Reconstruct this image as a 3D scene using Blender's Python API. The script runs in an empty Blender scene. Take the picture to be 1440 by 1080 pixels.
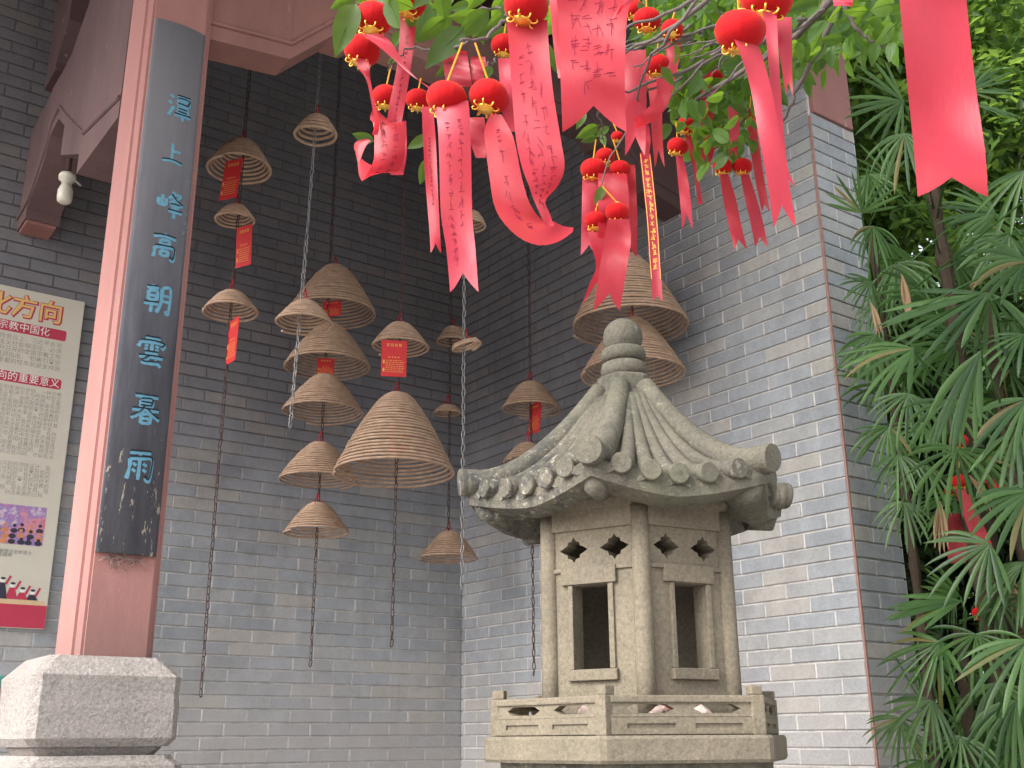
import bpy, bmesh, math, random
from math import sin, cos, pi, radians, atan2, sqrt
from mathutils import Vector, Matrix, noise
from mathutils.geometry import tessellate_polygon

random.seed(7)
SC = bpy.context.scene
COL = SC.collection

# ------------------------------------------------------------------ camera
F = 1530.6                                   # focal length in photo pixels (1440 wide)
YAW, PIT, ROL = radians(36.0), radians(18.1), radians(-0.417)
CAM = Vector((-3.9, -5.85, 1.55))
_fw = Vector((sin(YAW)*cos(PIT), cos(YAW)*cos(PIT), sin(PIT)))
_rt0 = Vector((cos(YAW), -sin(YAW), 0))
_up0 = _rt0.cross(_fw)
RT = _rt0*cos(ROL) + _up0*sin(ROL)
UP = _up0*cos(ROL) - _rt0*sin(ROL)
FW = _fw
cd = bpy.data.cameras.new('camera')
cd.sensor_width = 36.0
cd.lens = F/1440*36
cd.clip_start = 0.05
cd.clip_end = 600
cam = bpy.data.objects.new('camera', cd)
cam.matrix_world = Matrix(((RT.x, UP.x, -FW.x, CAM.x), (RT.y, UP.y, -FW.y, CAM.y), (RT.z, UP.z, -FW.z, CAM.z), (0, 0, 0, 1)))
COL.objects.link(cam)
SC.camera = cam

# ------------------------------------------------------------------ daylight
SUN_EL, SUN_AZ = radians(42), radians(-94)   # azimuth clockwise from +Y
w = bpy.data.worlds.new('World')
SC.world = w
w.use_nodes = True
nt = w.node_tree
sky = nt.nodes.new('ShaderNodeTexSky')
sky.sky_type = 'NISHITA'
sky.sun_disc = False
sky.sun_elevation = SUN_EL
sky.sun_rotation = SUN_AZ
sky.dust_density = 4.0
sky.air_density = 1.0
bg = nt.nodes['Background']
bg.inputs['Strength'].default_value = 0.15
hsv = nt.nodes.new('ShaderNodeHueSaturation')     # thin cloud: the blue is mostly washed out
hsv.inputs['Saturation'].default_value = .24
nt.links.new(sky.outputs[0], hsv.inputs['Color'])
nt.links.new(hsv.outputs[0], bg.inputs['Color'])
sl = bpy.data.lights.new('sun', 'SUN')
sl.energy = 1.35
sl.angle = radians(42)
sl.color = (1.0, 0.96, 0.90)
sun = bpy.data.objects.new('sun', sl)
_sd = Vector((sin(SUN_AZ)*cos(SUN_EL), cos(SUN_AZ)*cos(SUN_EL), sin(SUN_EL)))
sun.rotation_euler = _sd.to_track_quat('Z', 'Y').to_euler()
sun.location = (-8, -8, 12)
COL.objects.link(sun)
vs = SC.view_settings
vs.view_transform = 'Standard'
vs.look = 'None'
vs.gamma = 1.0
vs.use_curve_mapping = False
vs.exposure = 1.62
SC.render.engine = 'CYCLES'
SC.cycles.max_bounces = 8
SC.cycles.diffuse_bounces = 5
SC.cycles.use_denoising = True

# ------------------------------------------------------------------ pixel -> place helpers (photo pixels, 1440 x 1080)
def ray(x, y):
    return FW + RT*((x-720)/F) - UP*((y-540)/F)
def P(x, y, d):
    return CAM + ray(x, y)*d
def onx(x, y, X):
    r = ray(x, y)
    return CAM + r*((X-CAM.x)/r.x)
def ony(x, y, Y):
    r = ray(x, y)
    return CAM + r*((Y-CAM.y)/r.y)
def zat(x, y, dh):
    r = ray(x, y)
    return CAM.z + r.z*dh/sqrt(r.x*r.x+r.y*r.y)
def proj(p):
    v = p-CAM
    d = v.dot(FW)
    return 720+F*v.dot(RT)/d, 540-F*v.dot(UP)/d, d

# ------------------------------------------------------------------ materials
def srgb(r, g, b):
    f = lambda c: (c/12.92 if c <= .04045 else ((c+.055)/1.055)**2.4)
    return (f(r/255), f(g/255), f(b/255), 1)

class Mat:
    def __init__(s, name, rough=.7, spec=.3):
        s.m = bpy.data.materials.new(name)
        s.m.use_nodes = True
        s.t = s.m.node_tree
        s.b = s.t.nodes['Principled BSDF']
        s.b.inputs['Roughness'].default_value = rough
        s.b.inputs['Specular IOR Level'].default_value = spec
        s._c = None
    def n(s, t, **k):
        o = s.t.nodes.new(t)
        for a, v in k.items():
            setattr(o, a, v)
        return o
    def l(s, a, b):
        s.t.links.new(a, b)
    def coord(s, world=False):
        if world:
            return s.n('ShaderNodeNewGeometry').outputs['Position']
        return s.n('ShaderNodeTexCoord').outputs['Object']
    def noise(s, scale, detail=4, rough=.6, stretch=None, world=False, dist=0):
        c = s.coord(world)
        if stretch:
            mp = s.n('ShaderNodeMapping')
            mp.inputs['Scale'].default_value = stretch
            s.l(c, mp.inputs['Vector'])
            c = mp.outputs[0]
        nz = s.n('ShaderNodeTexNoise')
        nz.inputs['Scale'].default_value = scale
        nz.inputs['Detail'].default_value = detail
        nz.inputs['Roughness'].default_value = rough
        nz.inputs['Distortion'].default_value = dist
        s.l(c, nz.inputs['Vector'])
        return nz.outputs['Fac']
    def ramp(s, src, stops, interp='LINEAR'):
        r = s.n('ShaderNodeValToRGB')
        r.color_ramp.interpolation = interp
        e = r.color_ramp.elements
        while len(e) < len(stops):
            e.new(.5)
        for i, (p, c) in enumerate(stops):
            e[i].position = p
            e[i].color = c if isinstance(c, (tuple, list)) and len(c) == 4 else ((*c, 1) if isinstance(c, (tuple, list)) else (c, c, c, 1))
        s.l(src, r.inputs[0])
        return r.outputs[0]
    def mix(s, fac, a, b, mode='MIX'):
        m = s.n('ShaderNodeMix', data_type='RGBA', blend_type=mode)
        for sock, v in ((m.inputs[0], fac), (m.inputs[6], a), (m.inputs[7], b)):
            if hasattr(v, 'links') or isinstance(v, bpy.types.NodeSocket):
                s.l(v, sock)
            elif sock == m.inputs[0]:
                sock.default_value = v
            else:
                sock.default_value = v if len(v) == 4 else (*v, 1)
        return m.outputs[2]
    def math(s, op, a, b=0.0, c=None, clamp=False):
        m = s.n('ShaderNodeMath', operation=op, use_clamp=clamp)
        for i, v in enumerate((a, b) if c is None else (a, b, c)):
            if isinstance(v, bpy.types.NodeSocket):
                s.l(v, m.inputs[i])
            else:
                m.inputs[i].default_value = v
        return m.outputs[0]
    def smooth(s, v, lo, hi):
        m = s.n('ShaderNodeMapRange', interpolation_type='SMOOTHSTEP')
        m.inputs[1].default_value = lo
        m.inputs[2].default_value = hi
        s.l(v, m.inputs[0])
        return m.outputs[0]
    def rand(s):
        a = s.n('ShaderNodeObjectInfo').outputs['Random']
        b = s.n('ShaderNodeNewGeometry').outputs['Random Per Island']
        return s.math('FRACT', s.math('ADD', a, b))
    def color(s, c):
        if isinstance(c, bpy.types.NodeSocket):
            s.l(c, s.b.inputs['Base Color'])
        else:
            s.b.inputs['Base Color'].default_value = c if len(c) == 4 else (*c, 1)
        s._c = c
    def bump(s, h, strength=.3, dist=.004):
        b = s.n('ShaderNodeBump')
        b.inputs['Strength'].default_value = strength
        b.inputs['Distance'].default_value = dist
        s.l(h, b.inputs['Height'])
        s.l(b.outputs[0], s.b.inputs['Normal'])
    def translucent(s, fac=.4, tint=None):
        out = s.t.nodes['Material Output']
        tr = s.n('ShaderNodeBsdfTranslucent')
        c = tint if tint is not None else s._c
        if isinstance(c, bpy.types.NodeSocket):
            s.l(c, tr.inputs['Color'])
        else:
            tr.inputs['Color'].default_value = c if len(c) == 4 else (*c, 1)
        mx = s.n('ShaderNodeMixShader')
        mx.inputs[0].default_value = fac
        s.l(s.b.outputs[0], mx.inputs[1])
        s.l(tr.outputs[0], mx.inputs[2])
        s.l(mx.outputs[0], out.inputs['Surface'])

def brick_material():
    m = Mat('grey_brick', .82, .25)
    r = m.rand()
    base = m.ramp(r, [(0, (.345, .36, .388)), (.2, (.375, .375, .38)), (.42, (.315, .33, .357)), (.62, (.355, .362, .38)), (.78, (.415, .395, .375)), (.9, (.34, .352, .378)), (1, (.44, .415, .39))], 'CONSTANT')
    n1 = m.noise(9, 5, .65, (1, 1, .6), True)
    base = m.mix(.55, base, m.ramp(n1, [(.25, .62), (.75, 1.25)]), 'MULTIPLY')
    st = m.noise(1.3, 7, .72, (1, 1, .55), True, .5)
    base = m.mix(.75, base, m.ramp(st, [(.32, .66), (.5, 1.0), (.7, 1.12)]), 'MULTIPLY')
    sk = m.noise(7, 6, .7, (1.6, 1.6, .14), True)
    base = m.mix(m.ramp(sk, [(.60, 0.0), (.72, .32)]), base, (.15, .15, .155))
    ef = m.noise(24, 7, .8, None, True)
    base = m.mix(m.ramp(ef, [(.66, 0.0), (.74, .35)]), base, (.56, .56, .55))
    # grey-brown lime wash low on the wall
    pos = m.coord(True)
    sx = m.n('ShaderNodeSeparateXYZ')
    m.l(pos, sx.inputs[0])
    n2 = m.noise(2.2, 5, .6, None, True)
    zz = m.math('ADD', sx.outputs[2], m.math('MULTIPLY', n2, 1.0))
    low = m.math('SUBTRACT', 1, m.smooth(zz, 1.9, 2.75))
    base = m.mix(m.math('MULTIPLY', low, .55), base, (.46, .42, .40))
    # incense soot plus painted shade, high in the inner corner under the roof
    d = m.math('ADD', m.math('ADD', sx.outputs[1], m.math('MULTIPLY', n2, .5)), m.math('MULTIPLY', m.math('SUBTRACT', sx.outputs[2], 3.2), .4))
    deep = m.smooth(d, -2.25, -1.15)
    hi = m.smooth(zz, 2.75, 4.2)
    soot_shade = m.math('MULTIPLY', m.math('MULTIPLY', hi, deep), SOOT_SHADE)
    base = m.mix(soot_shade, base, (.100, .088, .104))
    n3 = m.noise(60, 3, .7, None, True)
    base = m.mix(.35, base, m.ramp(n3, [(.3, .7), (.7, 1.15)]), 'MULTIPLY')
    spk = m.noise(140, 2, .5, None, True)
    base = m.mix(m.ramp(spk, [(.66, 0.0), (.74, .45)]), base, (.55, .55, .54))
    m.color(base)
    m.bump(m.math('ADD', m.math('ADD', n3, m.math('MULTIPLY', n1, 1.5)), m.math('MULTIPLY', ef, 1.2)), .5, .004)
    return m.m
SOOT_SHADE = .67

def mortar_material():
    m = Mat('lime_mortar', .9, .1)
    n = m.noise(12, 4, .7, None, True)
    c = m.ramp(n, [(.3, (.43, .405, .39)), (.6, (.68, .65, .63))])
    pos = m.coord(True)
    sx = m.n('ShaderNodeSeparateXYZ')
    m.l(pos, sx.inputs[0])
    n2 = m.noise(2.2, 5, .6, None, True)
    zz = m.math('ADD', sx.outputs[2], m.math('MULTIPLY', n2, 1.0))
    d = m.math('ADD', sx.outputs[1], m.math('MULTIPLY', n2, .5))
    soot_shade = m.math('MULTIPLY', m.math('MULTIPLY', m.smooth(zz, 2.75, 4.2), m.smooth(d, -2.25, -.95)), .93)
    m.color(m.mix(soot_shade, c, (.115, .10, .11)))  # same soot and painted shade as on the bricks
    return m.m

def stone_material(name, a, b, speck=.5, lichen=.0, pit=0.0):
    m = Mat(name, .88, .2)
    n1 = m.noise(3.5, 6, .65, None, True)
    n2 = m.noise(95, 3, .7, None, True)
    n3 = m.noise(260, 2, .6, None, True)
    c = m.mix(m.ramp(n1, [(.3, 0.0), (.7, 1.0)]), a, b)
    c = m.mix(speck, c, m.ramp(n2, [(.32, .5), (.5, 1.0), (.72, 1.5)]), 'MULTIPLY')
    c = m.mix(speck*.6, c, m.ramp(n3, [(.35, .6), (.65, 1.35)]), 'MULTIPLY')
    if lichen > .3:
        # green bloom on the weather side, black crust and white scabs on the left slopes
        pos = m.coord(True)
        sx = m.n('ShaderNodeSeparateXYZ')
        m.l(pos, sx.inputs[0])
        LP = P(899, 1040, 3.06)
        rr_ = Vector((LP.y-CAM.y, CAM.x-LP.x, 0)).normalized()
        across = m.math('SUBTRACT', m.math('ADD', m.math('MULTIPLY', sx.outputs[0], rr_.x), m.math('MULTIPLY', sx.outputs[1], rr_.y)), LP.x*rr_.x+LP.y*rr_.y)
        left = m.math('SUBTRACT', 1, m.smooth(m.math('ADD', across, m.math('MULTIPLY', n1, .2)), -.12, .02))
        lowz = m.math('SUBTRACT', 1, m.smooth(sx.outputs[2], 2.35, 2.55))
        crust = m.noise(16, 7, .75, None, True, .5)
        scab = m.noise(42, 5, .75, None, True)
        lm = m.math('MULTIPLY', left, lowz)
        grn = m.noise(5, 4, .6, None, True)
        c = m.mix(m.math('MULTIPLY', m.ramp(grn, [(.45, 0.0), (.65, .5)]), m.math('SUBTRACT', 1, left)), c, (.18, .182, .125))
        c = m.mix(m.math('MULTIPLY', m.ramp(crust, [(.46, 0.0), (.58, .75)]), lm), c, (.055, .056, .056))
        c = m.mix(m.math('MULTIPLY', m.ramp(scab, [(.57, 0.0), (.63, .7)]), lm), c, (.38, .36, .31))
    if lichen:
        n4 = m.noise(11, 7, .72, None, True, .6)
        n5 = m.noise(30, 5, .7, None, True)
        c = m.mix(m.math('MULTIPLY', m.ramp(n4, [(.54, 0.0), (.66, 1.0)]), lichen), c, (.055, .058, .05))
        c = m.mix(m.math('MULTIPLY', m.ramp(n5, [(.62, 0.0), (.7, 1.0)]), lichen*.5), c, (.55, .53, .47))
    m.color(c)
    h = m.math('ADD', n2, m.math('MULTIPLY', n1, .8))
    if pit:
        h = m.math('ADD', h, m.math('MULTIPLY', m.noise(70, 5, .8, None, True), pit))
    m.bump(h, .55 if not pit else .9, .004 if not pit else .012)
    return m.m

def paint_material(name, a, b, dark, worn=.5, soot_shade=False):
    m = Mat(name, .72, .3)
    n1 = m.noise(3, 6, .65, (1, 1, .25), True)
    n2 = m.noise(38, 6, .75, (1, 1, .5), True)
    c = m.mix(m.ramp(n1, [(.3, 0.0), (.7, 1.0)]), a, b)
    c = m.mix(m.ramp(n2, [(.63, 0.0), (.72, worn)]), c, dark)
    n3 = m.noise(120, 3, .6, None, True)
    c = m.mix(.25, c, m.ramp(n3, [(.3, .75), (.7, 1.2)]), 'MULTIPLY')
    n4 = m.noise(16, 7, .8, (1, 1, .3), True)
    c = m.mix(m.ramp(n4, [(.64, 0.0), (.68, .6)]), c, (.56, .44, .41))
    n6 = m.noise(6, 8, .8, (2, 2, .12), True)
    c = m.mix(m.ramp(n6, [(.56, 0.0), (.72, .45)]), c, dark)
    ps = m.n('ShaderNodeSeparateXYZ')
    m.l(m.coord(True), ps.inputs[0])
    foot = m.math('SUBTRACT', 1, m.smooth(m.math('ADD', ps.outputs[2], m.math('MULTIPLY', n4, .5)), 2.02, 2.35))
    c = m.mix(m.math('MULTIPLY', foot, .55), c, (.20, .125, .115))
    if soot_shade:                                     # shade painted in towards the inner end of the beam
        pos = m.coord(True)
        sx = m.n('ShaderNodeSeparateXYZ')
        m.l(pos, sx.inputs[0])
        c = m.mix(m.math('MULTIPLY', m.smooth(m.math('ADD', sx.outputs[0], m.math('MULTIPLY', n1, .8)), -1.6, -.4), .85), c, (.060, .040, .042))
    m.color(c)
    m.bump(m.math('ADD', n3, n2), .3, .003)
    return m.m

def plain(name, c, rough=.6, spec=.3, var=.25, scale=40, metal=0.0):
    m = Mat(name, rough, spec)
    n = m.noise(scale, 4, .6, None, True)
    m.color(m.mix(var, c, m.ramp(n, [(.25, .5), (.75, 1.4)]), 'MULTIPLY'))
    m.b.inputs['Metallic'].default_value = metal
    m.bump(n, .2, .002)
    return m.m

def ribbon_material():
    m = Mat('red_ribbon_cloth', .42, .5)
    r = m.n('ShaderNodeObjectInfo').outputs['Random']
    c = m.ramp(r, [(0, (.43, .026, .050)), (.5, (.48, .038, .070)), (1, (.40, .017, .030))])
    n = m.noise(14, 4, .6, None, True)
    c = m.mix(.35, c, m.ramp(n, [(.3, .78), (.7, 1.15)]), 'MULTIPLY')
    wv = m.noise(500, 2, .5, (1, 1, .2), True)
    c = m.mix(.25, c, m.ramp(wv, [(.35, .8), (.65, 1.15)]), 'MULTIPLY')
    m.color(c)
    m.b.inputs['Sheen Weight'].default_value = 1.0
    m.b.inputs['Sheen Roughness'].default_value = .35
    m.b.inputs['Sheen Tint'].default_value = (1, .55, .6, 1)
    bl = m.noise(5, 4, .6, None, True, .6)
    c = m.mix(m.ramp(bl, [(.55, 0.0), (.75, .35)]), c, (.50, .09, .04))
    sp = m.noise(75, 6, .8, (1, 1, .5), True)
    c = m.mix(m.ramp(sp, [(.58, 0.0), (.72, .40)]), c, (.20, .03, .05))
    fd = m.noise(3.2, 3, .5, (1, 1, .6), True)
    c = m.mix(m.ramp(fd, [(.40, 0.0), (.75, .12)]), c, (.52, .11, .15))
    m.color(c)
    cr = m.noise(11, 3, .5, (1, 1, .6), True, .4)
    m.bump(m.math('ADD', m.math('MULTIPLY', wv, .06), cr), .3, .008)
    m.translucent(.42, (.78, .026, .040, 1))
    return m.m

def leaf_material(name, lo, hi, glow, fac=.4, rough=.38):
    m = Mat(name, rough, .5)
    r = m.rand()
    c = m.ramp(r, [(0, lo), (.5, tuple((x+y)/2 for x, y in zip(lo, hi))), (.97, hi), (.982, hi if 'palm' not in name else (.17, .125, .055))])
    n = m.noise(45, 4, .6, None, True)
    c = m.mix(.3, c, m.ramp(n, [(.3, .7), (.7, 1.25)]), 'MULTIPLY')
    m.color(c)
    m.b.inputs['Specular IOR Level'].default_value = .4
    m.bump(n, .15, .002)
    t = m.mix(.35, glow, m.ramp(n, [(.3, .7), (.7, 1.25)]), 'MULTIPLY')
    m.translucent(fac, t)
    return m.m

def incense_material():
    m = Mat('incense_rod', .85, .15)
    n = m.noise(25, 5, .7, None, True)
    n2 = m.noise(220, 3, .6, None, True)
    r = m.n('ShaderNodeObjectInfo').outputs['Random']
    c = m.ramp(n, [(.3, (.35, .23, .160)), (.55, (.46, .315, .225)), (.75, (.57, .405, .295))])
    c = m.mix(.3, c, m.ramp(n2, [(.3, .65), (.7, 1.25)]), 'MULTIPLY')
    m.color(c)
    m.bump(n2, .3, .001)
    return m.m

def board_material():
    m = Mat('black_lacquer_board', .82, .2)
    n1 = m.noise(5, 6, .7, (3, 3, .4), True)
    c = m.ramp(n1, [(.3, (.066, .066, .080)), (.55, (.105, .105, .124)), (.78, (.165, .165, .182))])
    pos = m.coord(True)
    sx = m.n('ShaderNodeSeparateXYZ')
    m.l(pos, sx.inputs[0])
    # faded bleached patch at the top, flaked paint at the foot
    n3 = m.noise(2.2, 6, .7, (2, 2, .6), True)
    top = m.smooth(m.math('ADD', sx.outputs[2], m.math('MULTIPLY', n3, .7)), 3.2, 4.5)
    c = m.mix(m.math('MULTIPLY', top, .7), c, (.24, .225, .24))
    n2 = m.noise(30, 6, .75, (1.6, 1.6, .35), True)
    bot = m.math('SUBTRACT', 1, m.smooth(sx.outputs[2], 2.28, 2.9))
    thr = m.math('ADD', n2, m.math('MULTIPLY', bot, .13))
    c = m.mix(m.ramp(thr, [(.715, 0.0), (.735, 1.0)]), c, (.58, .50, .40))
    m.color(c)
    m.bump(m.math('ADD', n1, n2), .25, .002)
    return m.m

def velvet_material():
    m = Mat('red_velvet', .8, .15)
    n = m.noise(300, 2, .5, None, True)
    m.color(m.mix(.3, (.40, .004, .008), m.ramp(n, [(.3, .7), (.7, 1.25)]), 'MULTIPLY'))
    m.b.inputs['Sheen Weight'].default_value = .25
    m.b.inputs['Sheen Tint'].default_value = (1, .25, .15, 1)
    m.bump(n, .3, .001)
    return m.m

M = {}
M['brick'] = brick_material()
M['mortar'] = mortar_material()
M['granite'] = stone_material('carved_granite', (.222, .188, .138), (.152, .132, .10), .45, .15)
M['roofstone'] = stone_material('weathered_granite', (.172, .155, .122), (.108, .101, .083), .5, .6)
M['plinth'] = stone_material('rough_pale_granite', (.62, .56, .53), (.52, .47, .44), .55, 0, 2.5)
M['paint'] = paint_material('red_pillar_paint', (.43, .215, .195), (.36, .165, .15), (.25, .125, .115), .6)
M['shadebeam'] = paint_material('shaded_beam_paint', (.175, .105, .102), (.105, .066, .068), (.05, .036, .037), .8)  # darker copy of the beam paint; dimness under the roof put into colour
M['frontbeam'] = paint_material('beam_paint_shaded_end', (.36, .18, .155), (.26, .125, .11), (.11, .065, .065), .9, True)
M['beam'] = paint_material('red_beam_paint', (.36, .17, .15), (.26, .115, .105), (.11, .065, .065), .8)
M['board'] = board_material()
M['black'] = plain('stroke_shadow_black', (.012, .012, .015), .6, .3, .3, 60)  # colour of the painted shadows on the carved strokes
M['blue'] = plain('pale_blue_carving', (.13, .31, .43), .7, .2, .35, 60)
M['ribbon'] = ribbon_material()
M['velvet'] = velvet_material()
M['faded'] = plain('faded_ribbon_cloth', (.30, .035, .045), .7, .2, .3, 60)
M['gold'] = plain('gilt_metal', (.85, .48, .08), .3, .5, .3, 300, .75)
M['cord'] = plain('yellow_cord', (.75, .38, .05), .7, .2, .2, 300)
M['redthread'] = plain('red_thread', (.50, .03, .05), .8, .1, .2, 300)
M['ink'] = plain('dark_ink', (.19, .014, .04), .8, .1, .2, 200)
M['incense'] = incense_material()
M['chain'] = plain('galvanised_chain', (.30, .29, .285), .45, .5, .5, 120, .6)
M['rustchain'] = plain('rusty_chain', (.085, .055, .05), .8, .3, .5, 150, .1)
M['tag'] = plain('red_card', (.55, .030, .035), .6, .3, .2, 30)
M['goldprint'] = plain('gold_print', (.72, .36, .08), .6, .3, .2, 100)
M['bark'] = plain('twig_bark', (.13, .105, .10), .9, .1, .5, 90)
M['trunk'] = plain('palm_fibre', (.055, .040, .030), .95, .1, .6, 60)
M['leaf'] = leaf_material('broad_leaf', (.020, .058, .010), (.060, .135, .018), (.26, .44, .03), .40, .5)
M['palm'] = leaf_material('palm_leaf', (.016, .052, .016), (.068, .140, .040), (.26, .50, .06), .32, .36)
M['shade'] = leaf_material('shaded_tree_leaf', (.010, .026, .008), (.028, .060, .018), (.10, .18, .03), .25, .5)  # darker copy of the tree leaf, deep shade put into its colour
M['drypalm'] = leaf_material('dry_palm_leaf', (.25, .16, .09), (.36, .24, .14), (.4, .25, .12), .2, .7)
M['bush'] = leaf_material('tree_leaf', (.020, .050, .014), (.085, .165, .040), (.36, .56, .09), .42, .45)
M['poster'] = plain('cream_poster_print', (.56, .52, .44), .45, .4, .10, 6)
M['posterred'] = plain('red_poster_print', (.46, .035, .075), .45, .4, .12, 20)
M['posterink'] = plain('grey_poster_ink', (.19, .18, .175), .6, .3, .1, 50)
M['postergold'] = plain('gold_poster_ink', (.70, .46, .16), .5, .3, .1, 50)
M['white'] = plain('white_print', (.75, .72, .68), .5, .3, .1, 50)
M['lampwhite'] = plain('aged_white_plastic', (.66, .62, .52), .4, .5, .25, 30)
M['turquoise'] = plain('turquoise_glaze', (.10, .42, .36), .3, .5, .3, 30)
M['pinkglaze'] = plain('pink_glaze', (.55, .26, .25), .4, .5, .3, 30)
M['maroon'] = plain('maroon_glaze', (.10, .030, .035), .35, .5, .3, 30)
M['ground'] = plain('grey_paving', (.28, .265, .25), .85, .2, .4, 3)
M['rooftile'] = plain('dark_roof_timber', (.085, .05, .045), .9, .1, .5, 8)
M['soil'] = plain('leaf_litter', (.07, .055, .035), .95, .1, .6, 12)
M['card2'] = plain('faded_red_card', (.26, .07, .055), .7, .2, .4, 30)
M['paper'] = plain('crumpled_wrapper', (.55, .42, .38), .7, .2, .5, 25)
M['web'] = plain('grey_lint', (.30, .22, .20), .95, .1, .5, 60)

# ------------------------------------------------------------------ mesh helpers
WORLD = {}                                    # object -> world origin
class MB:
    def __init__(s):
        s.v, s.f, s.sm = [], [], []
    def add(s, vs_, fs, smooth=False):
        o = len(s.v)
        s.v += [Vector(v) for v in vs_]
        s.f += [[i+o for i in f] for f in fs]
        s.sm += [smooth]*len(fs)
        return s
    def box(s, c, size, ax=None):
        X, Y, Z = ax or (Vector((1, 0, 0)), Vector((0, 1, 0)), Vector((0, 0, 1)))
        c = Vector(c)
        hx, hy, hz = size[0]/2, size[1]/2, size[2]/2
        q = [c+X*(hx*i)+Y*(hy*j)+Z*(hz*k) for k in (-1, 1) for j in (-1, 1) for i in (-1, 1)]
        return s.add(q, [(0, 2, 3, 1), (4, 5, 7, 6), (0, 1, 5, 4), (2, 6, 7, 3), (0, 4, 6, 2), (1, 3, 7, 5)])
    def bbox(s, c, size, b=.006, ax=None):
        """box with chamfered edges"""
        X, Y, Z = ax or (Vector((1, 0, 0)), Vector((0, 1, 0)), Vector((0, 0, 1)))
        c = Vector(c)
        bm = bmesh.new()
        bmesh.ops.create_cube(bm, size=1)
        for v in bm.verts:
            v.co = Vector((v.co.x*size[0], v.co.y*size[1], v.co.z*size[2]))
        bmesh.ops.bevel(bm, geom=bm.edges[:], offset=b, segments=2, affect='EDGES', profile=.6)
        bm.verts.index_update()
        s.add([c+X*v.co.x+Y*v.co.y+Z*v.co.z for v in bm.verts], [[v.index for v in f.verts] for f in bm.faces])
        bm.free()
        return s
    def tube(s, pts, rad, n=8, caps=True, smooth=True):
        pts = [Vector(p) for p in pts]
        m = len(pts)
        if not isinstance(rad, (list, tuple)):
            rad = [rad]*m
        vs_, ref = [], None
        for i, p in enumerate(pts):
            t = (pts[min(i+1, m-1)]-pts[max(i-1, 0)])
            t = t.normalized() if t.length > 1e-9 else Vector((0, 0, 1))
            if ref is None:
                ref = t.orthogonal().normalized()
            ref = (ref-t*ref.dot(t))
            ref = ref.normalized() if ref.length > 1e-6 else t.orthogonal().normalized()
            b = t.cross(ref)
            for k in range(n):
                a = 2*pi*k/n
                vs_.append(p+(ref*cos(a)+b*sin(a))*rad[i])
        fs = [(i*n+k, i*n+(k+1) % n, (i+1)*n+(k+1) % n, (i+1)*n+k) for i in range(m-1) for k in range(n)]
        s.add(vs_, fs, smooth)
        if caps:
            o = len(s.v)-len(vs_)
            s.f += [[o+k for k in range(n)][::-1], [o+(m-1)*n+k for k in range(n)]]
            s.sm += [False, False]
        return s
    def lathe(s, c, prof, n=32, axis=None, smooth=True, wob=0):
        """prof: (radius, height) pairs along the axis"""
        Z = (axis or Vector((0, 0, 1))).normalized()
        X = Z.orthogonal().normalized()
        Y = Z.cross(X)
        c = Vector(c)
        vs_ = []
        for r, h in prof:
            for k in range(n):
                a = 2*pi*k/n
                rr = r*(1+wob*sin(a*3+h*20))
                vs_.append(c+Z*h+(X*cos(a)+Y*sin(a))*rr)
        m = len(prof)
        fs = [(i*n+k, i*n+(k+1) % n, (i+1)*n+(k+1) % n, (i+1)*n+k) for i in range(m-1) for k in range(n)]
        fs_ = fs+[[k for k in range(n)][::-1], [(m-1)*n+k for k in range(n)]]
        return s.add(vs_, fs_, smooth)
    def grid(s, rows, smooth=True, close=False):
        nr, nc = len(rows), len(rows[0])
        fs = []
        for i in range(nr-1):
            for j in range(nc if close else nc-1):
                fs.append((i*nc+j, i*nc+(j+1) % nc, (i+1)*nc+(j+1) % nc, (i+1)*nc+j))
        return s.add([p for r in rows for p in r], fs, smooth)
    def prism(s, loops, o, U, V, N, depth):
        """flat plate with holes: loops of (u, v); loops[0] is the outline; extruded by depth along -N"""
        flat = [Vector((u, v, 0)) for L in loops for u, v in L]
        tri = tessellate_polygon([[Vector((u, v, 0)) for u, v in L] for L in loops])
        fr = [o+U*p.x+V*p.y for p in flat]
        bk = [p-N*depth for p in fr]
        n = len(flat)
        fs = []
        for t in tri:
            a, b, c = (flat[i] for i in t)
            cr = (b-a).cross(c-a).z
            if abs(cr) < 1e-12:
                continue
            t = list(t) if cr > 0 else list(t)[::-1]
            fs.append(t)
            fs.append([i+n for i in t[::-1]])
        k = 0
        for L in loops:
            m = len(L)
            for i in range(m):
                fs.append((k+i, k+(i+1) % m, n+k+(i+1) % m, n+k+i))
            k += m
        return s.add(fr+bk, fs)
    def build(s, name, mat, parent=None, center=True, mats=None):
        org = Vector((0, 0, 0))
        if s.v and center:
            lo = Vector((min(v.x for v in s.v), min(v.y for v in s.v), min(v.z for v in s.v)))
            hi = Vector((max(v.x for v in s.v), max(v.y for v in s.v), max(v.z for v in s.v)))
            org = (lo+hi)/2
            if parent is None:
                org.z = lo.z
        me = bpy.data.meshes.new(name)
        me.from_pydata([v-org for v in s.v], [], s.f)
        me.materials.append(mat)
        for mm in mats or []:
            me.materials.append(mm)
        me.polygons.foreach_set('use_smooth', s.sm)
        me.validate()
        bm = bmesh.new()
        bm.from_mesh(me)
        if not getattr(s, 'open', False):
            bmesh.ops.recalc_face_normals(bm, faces=bm.faces[:])
        bm.to_mesh(me)
        bm.free()
        return link(name, me, org, parent)

def link(name, me, org, parent=None):
    o = bpy.data.objects.new(name, me)
    COL.objects.link(o)
    o.location = org-(WORLD[parent.name] if parent else Vector((0, 0, 0)))
    if parent:
        o.parent = parent
    WORLD[o.name] = Vector(org)
    return o

def tag(o, label=None, cat=None, group=None, kind=None):
    for k, v in (('label', label), ('category', cat), ('group', group), ('kind', kind)):
        if v:
            o[k] = v
    return o

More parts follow.
